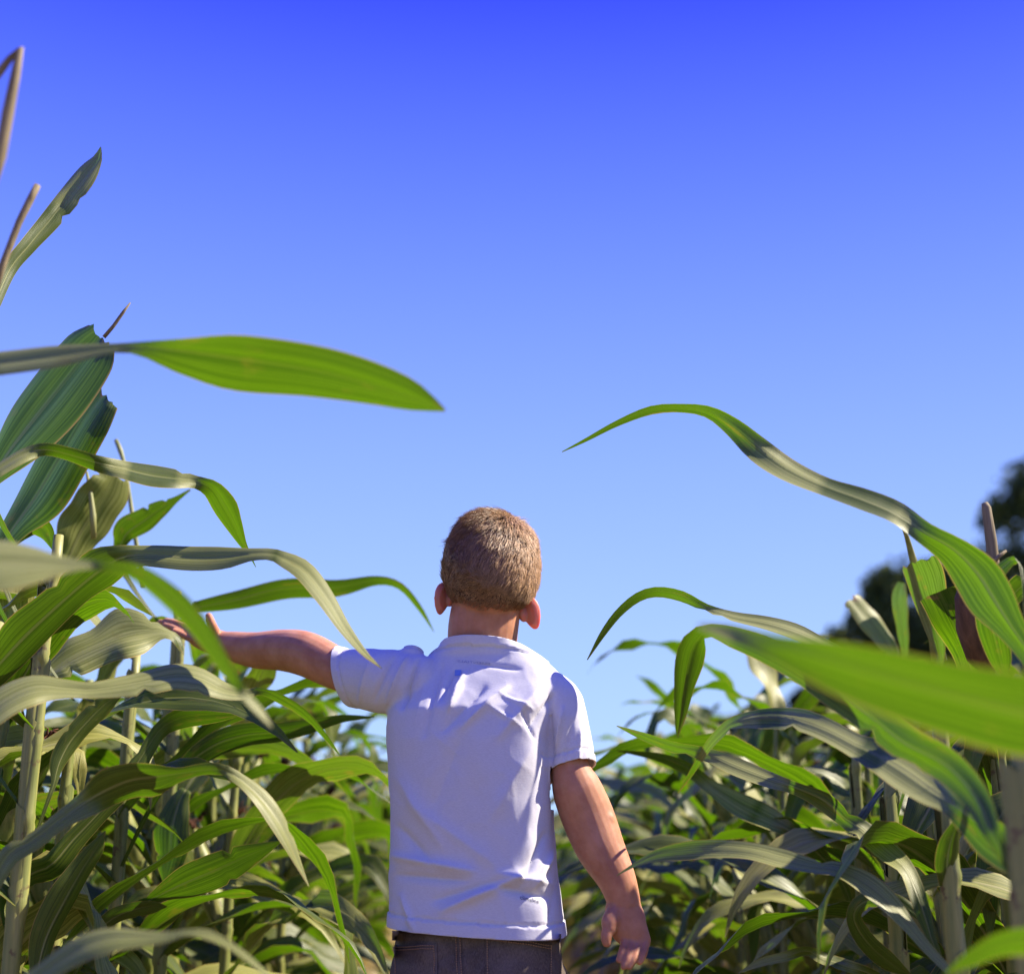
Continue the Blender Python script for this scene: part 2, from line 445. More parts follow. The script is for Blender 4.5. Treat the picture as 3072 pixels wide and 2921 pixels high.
# dry litter on the ground between the rows
lv = []; lf = []
for i in range(2600):
    y = rng.uniform(2.2, 16); x = rng.uniform(-2.2, 2.2); a = rng.uniform(0, 6.28); l = rng.uniform(.05, .22); w = rng.uniform(.006, .02)
    d = Vector((math.cos(a), math.sin(a), 0)); s = Vector((-d.y, d.x, rng.uniform(-.5, .5)))
    p = Vector((x, y, rng.uniform(.0, .02))); b0 = len(lv)
    for t, hh in ((0, 0), (.5, rng.uniform(0, .05)), (1, rng.uniform(0, .02))):
        lv += [p + d * l * t + s * w + Vector((0, 0, hh)), p + d * l * t - s * w + Vector((0, 0, hh))]
    lf += [(b0, b0 + 1, b0 + 3, b0 + 2), (b0 + 2, b0 + 3, b0 + 5, b0 + 4)]
tag(put('leaf_litter', mesh_from('leaf_litter', lv, lf, [(0.3, 0.3)] * len(lv), [M['leaf_dry']])), 'dry corn leaf litter strewn over the soil', 'litter', kind='stuff')

# ------------------------------------------------------------------ trees beyond the field
def tree_geo(seed, H, Rw):
    rg = random.Random(seed)
    tv, tf = tube([(0, 0, -.3), (.05, 0, H * .2), (.15, .1, H * .45), (.1, .2, H * .75)], [H * .035, H * .028, H * .02, H * .006], 9)
    clumps = []
    for i in range(150):
        t = rg.random(); z = H * (.12 + .86 * t)
        rr = Rw * math.sin(math.pi * min(1, .25 + .68 * t)) ** .7 * math.sqrt(rg.uniform(.15, 1))
        a = rg.uniform(0, 6.28); clumps.append((Vector((rr * math.cos(a), rr * math.sin(a), z)), rg.uniform(.10, .19) * Rw * 1.1))
    for c, r in clumps[:16]:
        v, f = tube([(0.1, .05, c.z * .55), c * .55 + Vector((0, 0, c.z * .25)), c], [H * .010, H * .006, H * .002], 5)
        b0 = len(tv); tv += v; tf += [tuple(x + b0 for x in q) for q in f]
    cv = []; cf = []
    for c, r in clumps:
        for k in range(150):
            d = Vector((rg.gauss(0, 1), rg.gauss(0, 1), rg.gauss(0, .8))).normalized() * r * rg.random() ** .4
            p = c + d; q = Vector((rg.gauss(0, 1), rg.gauss(0, 1), rg.gauss(0, 1))).normalized(); e = q.orthogonal().normalized() * rg.uniform(.07, .15)
            g_ = q.cross(e).normalized() * rg.uniform(.05, .09); b0 = len(cv)
            cv += [p - e, p + g_, p + e, p - g_]; cf.append((b0, b0 + 1, b0 + 2, b0 + 3))
    return mesh_from('trunk', tv, tf, mats=[M['bark']]), mesh_from('crown', cv, cf, mats=[M['tree']], smooth=False)
for i, (px, top, Y, Rw, lab) in enumerate([
        (3165, 1390, 38, 3.8, 'tall dark tree at the right edge beyond the corn'),
        (2740, 1700, 40, 2.8, 'dark round-topped tree behind the cut corn tops'),
        (2560, 1900, 44, 2.2, 'lower dark tree at the left end of the taller two'),
        (2390, 2080, 44, 1.8, 'low dark bushy tree seen just above the corn right of the boy'),
        (2930, 1660, 44, 3.6, 'dark tree filling the gap between the tall trees'),
        (2200, 2150, 46, 1.8, 'lowest dark tree, nearest the boy in the far tree line')]):
    pt = P(px, top, Y)
    tm, cm = tree_geo(900 + i, pt.z, Rw)
    r_ = empty('broadleaf_tree', (pt.x, Y, 0)); tag(r_, lab, 'tree', 'trees beyond the field')
    put('trunk', tm, r_); put('crown', cm, r_)

# ------------------------------------------------------------------ hero corn plants along the path
TR = {'O': (0, 0, 1), 'D': (0, 0, 1.557), 'A1': (0, 1250, .4797), 'A2': (0, 2050, .4644), 'A3': (2150, 2050, .4673),
      'C1': (0, 100, .4797), 'C2': (0, 950, .4264), 'C7': (1650, 1150, .7207), 'C8': (1850, 2000, .6194), 'R6': (2500, 1400, .3731)}
def stalk_xy(px, Y):
    return ((px - W0 / 2) / F0 * Y * 1.0, Y)
# key: (x, y, height, radius, label)
PL = {
 'l0': (-.64, 1.18, 1.02, .015, 'nearest corn plant on the left, its blurred leaves crossing in front of the hand'),
 'l1': (-.66, 1.36, 1.10, .015, 'corn plant at the left edge with one long blurred leaf arching against the sky'),
 'l2': (-.665, 1.72, 1.12, .0145, 'corn plant at the left edge whose pale leaf stands up above all others'),
 'l3': (-.655, 1.93, 1.15, .0165, 'left corn plant with broad cut-off upper blades and the long leaf over the arm'),
 'l4': (-.66, 2.12, .93, .0150, 'left corn plant with a wavy pale leaf under the reaching hand'),
 'l5': (-.63, 2.32, 1.04, .0150, 'left corn plant with a pale cut leaf standing against the sky'),
 'l6': (-.60, 2.52, 1.18, .0140, 'left corn plant behind the reaching arm with a thin leaf arching to the boy'),
 'r0': (.50, .92, .95, .0155, 'nearest corn plant on the right with a big blurred bright green leaf'),
 'r1': (.47, 1.34, .84, .0170, 'thick-stalked corn plant at the right edge, wavy pale leaf pointing at the boy'),
 'r2': (.56, 1.58, .78, .0150, 'right-hand corn plant with the highest leaf, arching over the sky'),
 'r3': (.535, 1.78, 0.90, .0160, 'right corn plant with spotted stalk and a leaf reaching the wrist'),
 'r4': (.52, 1.98, .90, .0165, 'right corn plant with a bent hanging leaf at chest height'),
 'r5': (.70, 2.06, 1.0, .0130, 'right corn plant topped by a bare cut stalk and brown dry husk'),
 'r6': (.66, 2.22, .92, .0135, 'right corn plant with a square-cut green top leaf before the dark trees'),
 'r7': (.60, 2.50, 0.95, .0140, 'right corn plant with two thin leaves pointing at the boy, one above the other'),
 'r8': (.72, 2.72, .95, .0120, 'right corn plant with split pale cut leaves before the dark trees'),
}
HL = [  # plant, crop, Y at first, Y at last station, stations (x, y, a, b, roll), base is 'first' or 'last', truncated, material, ripple
 ('l1', 'D', 1.36, 1.28, [(-150,715,25,-25,1),(0,700,22,-22,1),(120,684,20,-22,.8),(240,668,8,-12,.4),(350,675,22,-45,-.8),(460,690,45,-65,-1),(600,712,48,-55,-1),(720,742,42,-38,-1),(800,768,30,-24,-.8),(858,791,3,-3,-.5)], 'first', 0, 'leaf', 2),
 ('l2', 'C1', 1.75, 1.88, [(-60,1750,40,-40,-1),(60,1480,50,-45,-1),(180,1330,60,-50,-1),(300,1180,60,-70,-.4),(430,1020,65,-75,.5),(540,880,60,-70,.8),(610,790,35,-30,.8),(630,710,3,-3,.8)], 'first', 0, 'leaf', 1),
 ('l3', 'C2', 1.92, 1.90, [(-60,1150,60,-60,1.001),(60,960,120,-150,1.001),(250,720,190,-220,1.001),(450,470,200,-230,1.001),(620,250,190,-200,1.001),(715,120,110,-110,1.001)], 'first', 1, 'leaf', 3),
 ('l3', 'C2', 1.98, 2.02, [(-50,1700,50,-50,1.001),(100,1480,90,-100,1.001),(260,1260,130,-200,1.001),(430,980,150,-200,1.001),(600,700,120,-190,1.001),(740,520,90,-130,1.001)], 'first', 1, 'leaf', 3),
 ('l2', 'A1', 1.70, 1.90, [(-150,420,40,-50,1),(0,330,40,-40,1),(150,240,40,-45,.7),(280,205,42,-38,-.3),(430,235,45,-40,-.8),(600,285,45,-55,-.3),(780,330,55,-60,.9),(950,370,70,-68,1),(1100,390,60,-58,1),(1230,405,35,-45,.3),(1340,450,50,-75,-.8),(1410,560,75,-80,-.9),(1470,670,45,-65,-.9),(1520,790,22,-28,-.9),(1560,860,10,-10,-.6),(1600,940,2,-2,-.6)], 'first', 0, 'leaf_pale', 2),
 ('l3', 'A1', 1.92, 1.74, [(-200,1750,100,-100,-.6),(0,1540,110,-110,-.6),(150,1380,150,-120,-.7),(330,1210,130,-110,-.7),(500,1060,130,-100,-.7),(640,950,140,-120,-.6),(760,880,80,-100,-.1),(870,865,62,-70,.6),(1000,870,70,-75,.8),(1200,885,75,-75,.8),(1400,880,65,-70,.7),(1560,860,40,-45,.8),(1690,858,38,-40,1),(1774,890,50,-50,1),(1901,960,60,-65,1),(2030,1120,55,-60,1),(2155,1320,40,-42,1),(2281,1480,20,-20,1),(2389,1574,2,-2,1)], 'first', 0, 'leaf_pale', 4),
 ('l4', 'A1', 2.12, 2.20, [(150,1700,30,-40,.8),(330,1590,80,-60,.9),(470,1500,110,-110,.9),(620,1430,130,-140,.9),(780,1370,170,-130,.9),(920,1340,110,-110,.9),(1030,1345,40,-60,.9),(1100,1390,30,-35,1),(1150,1490,3,-3,1)], 'first', 0, 'leaf_pale', 26),
 ('l2', 'A1', 1.66, 1.86, [(-100,1870,80,-100,.9),(50,1760,90,-110,.9),(220,1690,80,-110,.8),(400,1700,60,-60,.7),(560,1710,50,-50,.5),(720,1690,60,-70,.6),(900,1660,70,-80,.9),(1100,1620,75,-80,.9),(1250,1640,70,-90,.9),(1400,1710,55,-60,.9),(1530,1730,30,-40,.6),(1640,1710,20,-30,-.5),(1760,1760,25,-35,-.8),(1900,1850,25,-30,-.8),(2020,1980,18,-18,-.8),(2128,2120,2,-2,-.8)], 'first', 0, 'leaf_pale', 5),
 ('l0', 'A1', 1.16, 1.22, [(-200,930,130,-130,.9),(0,920,150,-170,.9),(200,920,110,-130,.9),(400,925,50,-60,.8),(550,920,25,-35,.5),(700,930,28,-45,-.5),(850,960,40,-60,-.8),(1000,1060,60,-75,-.8),(1130,1180,70,-75,-.8),(1260,1330,60,-65,-.8),(1370,1500,50,-50,-.8),(1470,1650,35,-35,-.6),(1550,1760,28,-28,.8),(1640,1860,22,-22,.9),(1700,1940,4,-4,.9)], 'first', 0, 'leaf', 2),
 ('l2', 'A2', 1.75, 1.80, [(-60,1350,40,-40,.5),(60,1120,70,-60,.8),(230,1010,60,-60,.8),(400,880,60,-60,.9),(560,760,70,-100,.3),(700,680,130,-110,-.7),(850,620,110,-120,-.8),(1000,600,80,-130,-.8),(1150,580,35,-60,-.6),(1300,560,45,-30,-.4),(1430,560,45,-35,0),(1550,620,40,-40,.8),(1680,740,60,-50,.9),(1790,880,55,-60,.9),(1870,1030,40,-45,.9),(1920,1150,25,-25,.9),(1996,1310,2,-2,.9)], 'first', 0, 'leaf_pale', 4),
 ('l3', 'A2', 1.95, 2.05, [(40,1420,60,-40,-.5),(180,1240,80,-70,-.8),(330,1170,70,-90,-.8),(470,1010,60,-80,-.5),(640,830,50,-70,-.5),(800,640,50,-80,-.4),(940,430,40,-60,-.3),(1040,290,50,-60,-.4),(1180,210,60,-80,-.5),(1340,190,45,-70,-.6),(1480,190,20,-40,-.6),(1580,195,2,-2,-.6)], 'first', 0, 'leaf', 5),
 ('l5', 'A2', 2.28, 2.35, [(1150,560,25,-25,-.6),(1270,470,70,-70,-.6),(1420,380,80,-80,-.6),(1600,330,80,-70,-.6),(1800,310,60,-70,-.6),(2000,270,40,-50,-.6),(2200,225,25,-30,-.6),(2420,215,3,-3,-.6)], 'first', 0, 'leaf', 4),
 ('l4', 'A2', 2.12, 2.12, [(800,1470,25,-25,-.4),(960,1400,35,-35,-.6),(1080,1340,70,-60,-.7),(1230,1270,110,-110,-.7),(1400,1200,110,-120,-.7),(1570,1120,80,-90,-.7),(1720,1060,40,-40,-.7),(1820,1015,3,-3,-.7)], 'first', 0, 'leaf', 3),
 ('l4', 'A2', 2.10, 2.12, [(500,1700,20,-20,-.5),(620,1600,40,-30,-.5),(740,1510,60,-40,-.5),(860,1460,50,-50,-.5),(1000,1430,25,-50,-.5),(1080,1440,2,-2,-.5)], 'first', 0, 'leaf', 3),
 ('l1', 'A2', 1.38, 1.34, [(-200,2050,50,-50,.9),(100,1960,50,-50,.9),(250,1890,60,-60,.9),(400,1790,75,-75,.9),(550,1700,85,-90,.9),(720,1650,70,-80,.9),(900,1640,50,-60,.9),(1080,1630,30,-40,.8),(1200,1610,25,-20,.8),(1330,1620,35,-30,.8),(1470,1680,25,-25,.8),(1600,1770,22,-22,.8),(1740,1900,15,-15,.8),(1800,1990,2,-2,.8)], 'first', 0, 'leaf_pale', 6),
 ('l3', 'A2', 1.93, 1.95, [(230,1900,40,-50,-.5),(300,1640,110,-60,-.5),(420,1400,120,-60,-.6),(520,1220,90,-60,-.6),(620,1060,50,-50,-.6),(680,950,3,-3,-.6)], 'first', 0, 'leaf', 3),
 ('l6', 'A2', 2.45, 2.40, [(1190,700,40,-40,-.8),(1150,790,75,-75,-.8),(1115,930,110,-120,-.8),(1100,1080,115,-100,-.8),(1080,1200,80,-60,-.8),(1060,1290,3,-3,-.8)], 'first', 0, 'leaf', 4),
 ('l3', 'A2', 1.94, 1.98, [(330,700,15,-15,-.5),(350,640,20,-20,-.5),(380,520,60,-40,-.5),(450,380,70,-60,-.5),(560,250,70,-60,-.5),(680,130,60,-60,-.5),(800,60,3,-3,-.5)], 'first', 0, 'leaf', 3),
 ('l6', 'O', 2.55, 2.65, [(584,1822,18,-18,-.7),(700,1800,25,-28,-.7),(851,1762,26,-36,-.7),(1003,1761,22,-30,-.7),(1125,1740,14,-16,-.7),(1200,1757,10,-12,-.7),(1260,1825,8,-8,-.7),(1302,1895,1,-1,-.7)], 'first', 0, 'leaf', 2),
 ('l5', 'C2', 2.32, 2.30, [(480,1700,100,-100,-1.1),(560,1530,170,-150,-1.1),(650,1380,170,-170,-1.1),(740,1230,150,-170,-1.1),(810,1100,110,-120,-1.1)], 'first', 1, 'leaf_pale', 10),
 ('l6', 'C2', 2.45, 2.40, [(850,1600,60,-40,-.5),(900,1520,110,-60,-.5),(1020,1430,90,-80,-.5),(1130,1350,60,-60,-.5),(1230,1290,25,-25,-.5),(1340,1215,6,-6,-.5)], 'first', 0, 'leaf', 3),
 ('l4', 'C2', 2.08, 2.05, [(20,1720,30,-30,-.8),(60,1620,40,-40,-.8),(140,1500,70,-80,-.8),(240,1430,60,-110,-.8),(330,1510,50,-70,-.8),(370,1640,3,-3,-.8)], 'first', 0, 'leaf_pale', 3),
 # right
 ('r2', 'C7', 1.86, 1.55, [(50,285,2,-2,-.5),(150,235,8,-8,-.5),(280,165,12,-14,-.5),(420,110,16,-20,-.6),(550,100,15,-22,-.7),(660,118,25,-28,-.7),(760,175,35,-45,-.3),(880,270,40,-65,.3),(1000,350,35,-60,.9),(1150,425,35,-45,1),(1300,480,45,-45,1),(1440,540,50,-40,1),(1560,620,45,-50,-.1),(1680,690,55,-80,-.8),(1780,790,85,-110,-.9),(1850,900,85,-110,-.9),(1920,1010,60,-70,-.9),(2000,1130,40,-50,-.8),(2080,1300,30,-30,-.8)], 'last', 0, 'leaf_pale', 2),
 ('r4', 'C7', 2.02, 1.95, [(155,1150,2,-2,-.7),(220,1040,12,-14,-.7),(290,950,16,-18,-.7),(370,885,18,-22,-.7),(450,865,20,-24,-.7),(550,885,22,-24,-.6),(650,935,18,-16,.2),(760,970,22,-18,.9),(900,995,28,-28,.9),(1020,1030,32,-35,.9),(1120,1075,25,-35,.6),(1220,1130,25,-35,.3),(1330,1220,30,-35,.2),(1440,1330,30,-30,0)], 'last', 0, 'leaf_pale', 1.5),
 ('r1', 'C7', 1.86, 1.36, [(530,1470,3,-3,-.8),(545,1380,28,-25,-.8),(560,1270,45,-40,-.8),(580,1160,60,-60,-.8),(606,1080,55,-50,-.8),(660,1035,35,-20,-.6),(760,1060,50,-40,-.8),(900,1110,60,-55,-.8),(1050,1190,65,-60,-.8),(1200,1290,75,-70,-.8),(1350,1400,70,-70,-.8),(1480,1500,75,-70,-.7),(1650,1590,70,-70,-.6),(1770,1720,60,-60,-.6),(1830,1850,40,-40,-.6)], 'last', 0, 'leaf', 2),
 ('r0', 'D', 1.00, .88, [(1345,1205,3,-3,.8),(1400,1218,14,-14,.6),(1480,1240,20,-25,0),(1600,1275,40,-55,-.6),(1720,1310,55,-70,-.8),(1850,1345,65,-80,-.9),(1973,1375,75,-85,-.9),(2100,1400,70,-70,-.9),(2250,1440,50,-50,-.9)], 'last', 0, 'leaf', 1),
 ('r1', 'A3', 2.00, 1.40, [(-250,702,3,-3,-.3),(-180,600,15,-15,-.3),(-100,470,20,-22,.3),(-20,360,30,-30,.6),(100,260,45,-40,.9),(260,215,50,-75,1),(420,210,55,-80,1),(560,240,75,-70,1),(720,300,75,-80,1),(900,390,70,-90,1),(1080,480,110,-110,1),(1230,570,120,-130,.9),(1380,680,110,-110,.7),(1500,760,70,-80,.3),(1640,860,80,-120,-.6),(1800,980,90,-170,-.7),(1973,1120,110,-150,-.7),(2080,1230,70,-80,-.7)], 'last', 0, 'leaf_pale', 6),
 ('r3', 'C8', 1.86, 1.76, [(0,1010,2,-2,.5),(90,955,10,-12,.5),(200,905,25,-35,.3),(350,885,40,-50,.3),(500,880,45,-45,.5),(650,890,45,-40,.7),(800,930,50,-40,.9),(950,965,35,-35,.9),(1080,985,45,-35,.9),(1200,1040,55,-50,.8),(1300,1120,50,-50,.8),(1400,1230,35,-40,.7),(1500,1350,25,-30,.6),(1600,1460,20,-20,.6)], 'last', 0, 'leaf_pale', 5),
 ('r3', 'C8', 2.15, 1.80, [(0,285,2,-2,-.6),(120,330,15,-20,-.6),(270,385,25,-30,-.6),(430,420,30,-35,.2),(580,480,40,-45,.8),(740,540,35,-45,.8),(880,590,28,-35,-.3),(1010,650,40,-50,-.8),(1100,730,40,-40,-.4),(1200,800,55,-50,.9),(1310,890,55,-55,.9),(1400,970,38,-38,.9),(1450,1080,40,-40,.3),(1490,1200,35,-40,-.5),(1530,1330,20,-20,-.5)], 'last', 0, 'leaf_pale', 3),
 ('r7', 'C8', 2.45, 2.45, [(0,405,2,-2,-.7),(200,435,20,-22,-.7),(340,490,28,-32,-.7),(460,580,35,-40,.5),(600,670,60,-55,.9),(740,740,60,-45,.9),(850,800,35,-35,-.3),(950,880,40,-45,-.8),(1060,990,25,-25,-.8)], 'last', 0, 'leaf', 3),
 ('r4', 'C8', 2.0, 1.98, [(590,1480,2,-2,.5),(700,1430,20,-20,.5),(820,1400,25,-25,.3),(920,1375,22,-22,-.5),(1000,1410,30,-30,.9),(1100,1440,30,-30,.9),(1240,1490,25,-25,-.8),(1340,1550,20,-20,-.8)], 'last', 0, 'leaf', 3),
 ('r0', 'C8', 1.15, 1.02, [(1590,1490,3,-3,-.8),(1700,1420,35,-40,-.8),(1830,1350,50,-60,-.8),(1973,1320,60,-80,-.8),(2150,1330,50,-60,-.8),(2350,1380,40,-40,-.8)], 'last', 0, 'leaf_pale', 5),
 ('r6', 'R6', 2.20, 2.15, [(860,1500,40,-40,.5),(840,1400,65,-65,.5),(815,1270,90,-100,.6),(760,1080,110,-160,.6),(705,900,120,-190,.6),(650,760,110,-190,.6)], 'first', 1, 'leaf', 2),
 ('r2', 'R6', 1.68, 1.72, [(1420,760,40,-40,-.8),(1330,850,60,-60,-.8),(1265,1000,100,-100,-.8),(1270,1200,115,-130,-.8),(1310,1400,110,-120,-.8),(1355,1580,80,-80,-.8),(1380,1700,4,-4,-.8)], 'first', 0, 'leaf', 2),
 ('r5', 'R6', 2.06, 2.02, [(1330,1300,30,-30,-.7),(1390,1120,70,-70,-.7),(1490,980,100,-90,-.7),(1620,900,80,-80,-.7),(1750,880,3,-3,-.7)], 'first', 0, 'leaf', 2),
 ('r8', 'R6', 2.72, 2.70, [(500,1560,40,-40,-1.1),(450,1450,70,-60,-1.1),(370,1340,80,-80,-1.1),(250,1200,80,-90,-1.1),(130,1060,60,-70,-1.1)], 'first', 1, 'leaf_pale', 6),
 ('r8', 'R6', 2.72, 2.70, [(575,1480,30,-30,.8),(560,1350,40,-45,.7),(540,1200,50,-60,.5),(525,1050,55,-70,.5),(550,930,30,-30,.5)], 'first', 0, 'leaf_pale', 4),
 ('r3', 'A3', 1.85, 1.95, [(1290,1480,30,-30,-.5),(1150,1390,40,-40,-.5),(950,1400,50,-60,-.5),(880,1500,50,-50,-.5),(960,1650,60,-60,-.5),(1100,1780,60,-60,-.5),(1260,1880,5,-5,-.5)], 'first', 0, 'leaf', 3),
 ('r3', 'A3', 1.78, 1.74, [(1480,1300,50,-40,-.6),(1480,1150,80,-60,-.6),(1500,1020,70,-60,-.6),(1545,890,30,-20,-.6),(1570,820,3,-3,-.6)], 'first', 0, 'leaf', 2),
 ('r4', 'R6', 1.98, 1.98, [(620,2250,30,-30,.7),(520,2100,60,-50,.8),(330,1950,60,-60,.8),(200,1850,40,-45,.8),(120,1810,3,-3,.8)], 'first', 0, 'leaf_pale', 3),
]
hrng = random.Random(21)
roots = {}
for k, (x, y, h, r, lab) in PL.items():
    r_ = empty('corn_plant', (x, y, -0.02)); roots[k] = r_
    tag(r_, lab, 'corn plant', 'corn plants beside the boy')
    r *= .82
    (sv, sf), nz = stalk_geo(hrng, h, r, (hrng.uniform(-.015, .015), hrng.uniform(-.01, .01)), 14)
    put('stalk', mesh_from('stalk', sv, sf, mats=[M['stalk']]), r_)
    # sheaths: husky collars round the stalk, each open on one side
    for i, z in enumerate(nz[1:-1]):
        az = hrng.uniform(0, 6.28); V = []; Fc = []; Lz = hrng.uniform(.10, .14)
        ta = 1 - .5 * z / max(h, 1.2)
        if z + Lz + .03 > h: continue
        for j in range(5):
            t = j / 4
            for q in range(13):
                a = az + (q / 12 - .5) * (6.0 - 1.2 * t)
                rr = r * ta * (1.10 + .07 * t + .05 * t * abs(q / 12 - .5) * 2)
                V.append((math.cos(a) * rr, math.sin(a) * rr, z + Lz * t + .02 * t * (1 - abs(q / 12 - .5) * 2)))
        for j in range(4):
            for q in range(12): Fc.append((j * 13 + q, j * 13 + q + 1, (j + 1) * 13 + q + 1, (j + 1) * 13 + q))
        put('sheath', mesh_from('sheath', V, Fc, mats=[M['stalk']]), r_)
    # lower blades of its own, below the traced ones
    for i, z in enumerate([q for q in nz[1:] if q < (.50 if y < 1.9 else .80 * h)]):
        az = math.pi * i + hrng.uniform(-.6, .6) + (0 if k[0] == 'l' else math.pi)
        dry = z < .2
        v, f, uv = leaf_curve(hrng, hrng.uniform(.45, .66), hrng.uniform(.06, .085), hrng.uniform(.5, 1.0), hrng.uniform(1.4, 2.3), az,
                              hrng.uniform(-1, 1), hrng.uniform(-.6, .6), 20, None, .35, .008, 3)
        if z > .5 and y < 2.1 and math.cos(az) * (1 if k[0] == 'l' else -1) > -.1: continue
        if y < 2.1 and z > .2 and math.cos(az) * (1 if k[0] == 'l' else -1) > -.15: continue
        if y < 1.5 and math.cos(az) * (1 if k[0] == 'l' else -1) > 0: continue
        put('leaf', mesh_from('leaf', [q + Vector((0, 0, z)) for q in v], f, uv, [M['leaf_dry' if dry else 'leaf']]), r_)
for key, crop, Y0, Y1, st, basis, trunc, mk, rip in HL:
    ox, oy, sc = TR[crop]
    S = np.array([(ox + a * sc, oy + b * sc, c * sc, d * sc, e) for a, b, c, d, e in st], float)
    n = max(34, 3 * len(S)); Q = cr(S, n)
    Ys = np.linspace(Y0, Y1, n)
    RR = []
    A = []; Mi = []; B = []; ph = hrng.uniform(0, 6); ph2 = hrng.uniform(0, 6)
    for i in range(n):
        x, y, a, b, r = Q[i]
        j0, j1 = max(i - 1, 0), min(i + 1, n - 1)
        d = Vector((Q[j1, 0] - Q[j0, 0], Q[j1, 1] - Q[j0, 1], 0)).normalized()
        nx, ny = d.y, -d.x                              # image left normal
        m_ = P(x, y, Ys[i]); k = mpp(x, y, Ys[i])
        side = RTV * nx - UPV * ny
        hw = max(abs(a), abs(b)) * k
        DPV = (m_ - cam.location).normalized()
        wob = rip * sc * k * min(1.0, hw / .012)
        f = 0.16 * hw                                     # shallow V along the midrib
        Mi.append(m_ + DPV * (-f if r < 0 else f))
        RR.append(1.0 if r < -1.05 else 0.0 if r > 1.0005 else min(1.0, max(0.0, (r + .05) / .5)))  # amount of painted sunlit paleness; backlit blades stay dark
        rz = r * (1.55 if r > 0 else .85)
        A.append(m_ + side * (a * k) + DPV * (rz * hw) + side * (wob * .6 * math.sin(i * .55 + ph)) + DPV * (wob * math.sin(i * .6 + ph2)))
        B.append(m_ + side * (b * k) - DPV * (rz * hw) - side * (wob * .6 * math.sin(i * .5 + ph2)) - DPV * (wob * math.sin(i * .57 + ph)))
    for i in range(4, n - 3):
        for X in (A, B):
            if Y0 > 1.4 and hrng.random() < .022: X[i] = Vector(X[i]).lerp(Vector(Mi[i]), hrng.uniform(.15, .5))
    if basis == 'last': A.reverse(); Mi.reverse(); B.reverse(); RR.reverse()
    # run the base to the stalk
    x0, y0, h0, r0, _ = PL[key]
    f0 = Vector(Mi[0]); hd = (Vector((x0, y0, 0)) - Vector((f0.x, f0.y, 0))).length
    if hd > .012:
        bz = min(f0.z - min(.22, .10 + .6 * hd) * (1 if hd > .03 else .5), h0 - .02)
        bz = max(bz, .12)
        tgt = Vector((x0, y0, bz)); t0 = (Vector(Mi[0]) - Vector(Mi[1])).normalized() * hd * .8
        hwv = (Vector(A[0]) - Vector(B[0])) * .5
        pa, pm, pb = [], [], []
        m_steps = 7
        for s in range(m_steps):
            t = s / m_steps                               # 0 at stalk
            p = tgt * (1 - t) ** 2 + (f0 + t0 * .5) * (2 * t * (1 - t)) + f0 * t * t
            e = .45 + .55 * t
            pa.append(p + hwv * e); pb.append(p - hwv * e); pm.append(p)
        A = pa + A; Mi = pm + Mi; B = pb + B; RR = [RR[0]] * m_steps + RR
    if trunc:                                             # ragged machine-cut end
        dv = Vector(Mi[-1]) - Vector(Mi[-2])
        A[-1] = Vector(A[-1]) + dv * hrng.uniform(-.8, -.2); B[-1] = Vector(B[-1]) + dv * hrng.uniform(-1.2, -.2)
    loc = Vector((x0, y0, -.02))
    V, Fc, uv = ribbon([Vector(q) - loc for q in A], [Vector(q) - loc for q in Mi], [Vector(q) - loc for q in B], 5, .10)
    if trunc:
        c = 11
        for q in range(c):
            i = len(V) - c + q
            V[i] = Vector(V[i]) + dv * hrng.uniform(-.9, .9)
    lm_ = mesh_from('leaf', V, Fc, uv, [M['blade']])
    at_ = lm_.attributes.new('sunlit_tone', 'FLOAT', 'POINT'); at_.data.foreach_set('value', np.repeat(np.array(RR, dtype=np.float32), 11))
    put('leaf', lm_, roots[key])
# cut stubs, dry husk and tassel stems on the hero plants
def rod(key, name, crop, pts, Y, rad, m):
    ox, oy, sc = TR[crop]; loc = Vector((PL[key][0], PL[key][1], -.02))
    w = [P(ox + a * sc, oy + b * sc, Y if not isinstance(Y, tuple) else Y[0] + (Y[1] - Y[0]) * i / (len(pts) - 1)) - loc for i, (a, b) in enumerate(pts)]
    v, f = tube(w, rad, 8); return put(name, mesh_from(name, v, f, mats=[M[m]]), roots[key])
rod('r5', 'cut_stem', 'R6', [(1330, 1500), (1300, 900), (1270, 600), (1230, 330), (1215, 290)], 2.06, [.010, .0095, .009, .0075, .005], 'stub')
rod('r5', 'twig', 'R6', [(1280, 780), (1330, 720), (1390, 675)], 2.04, [.003, .003, .002], 'stub')
rod('r5', 'dry_husk', 'R6', [(1060, 900), (1070, 1050), (1110, 1280), (1180, 1500), (1260, 1650)], (2.0, 2.06), [.006, .018, .024, .023, .012], 'husk')
rod('r6', 'cut_stem', 'R6', [(850, 1560), (800, 1250), (700, 950), (640, 740), (590, 560), (560, 490)], (2.22, 2.13), [.013, .010, .0075, .006, .004, .002], 'leaf_stem' if 'leaf_stem' in M else 'stalk')
rod('l3', 'cut_stem', 'C1', [(650, 1900), (710, 1830), (770, 1745), (815, 1685)], 1.90, [.003, .0028, .0025, .001], 'stub')
rod('l5', 'cut_stem', 'C2', [(660, 1560), (655, 1400), (630, 1200), (610, 1090)], 2.28, [.005, .0055, .004, .002], 'stalk')
rod('l6', 'cut_stem', 'C2', [(1010, 1900), (960, 1600), (910, 1250), (880, 1050), (850, 950), (815, 865)], 2.5, [.005, .0045, .004, .003, .005, .004], 'stalk')
rod('l1', 'bent_stem', 'C1', [(-80, 1050), (5, 760), (50, 500), (100, 250), (125, 100), (60, 160), (0, 240), (-70, 330)], 1.22, [.005, .006, .0062, .005, .004, .0035, .004, .004], 'stub')
rod('l1', 'cut_stem', 'C1', [(-60, 1700), (20, 1440), (120, 1180), (190, 1040), (235, 950)], 1.45, [.004, .0042, .0042, .0045, .004], 'stub')

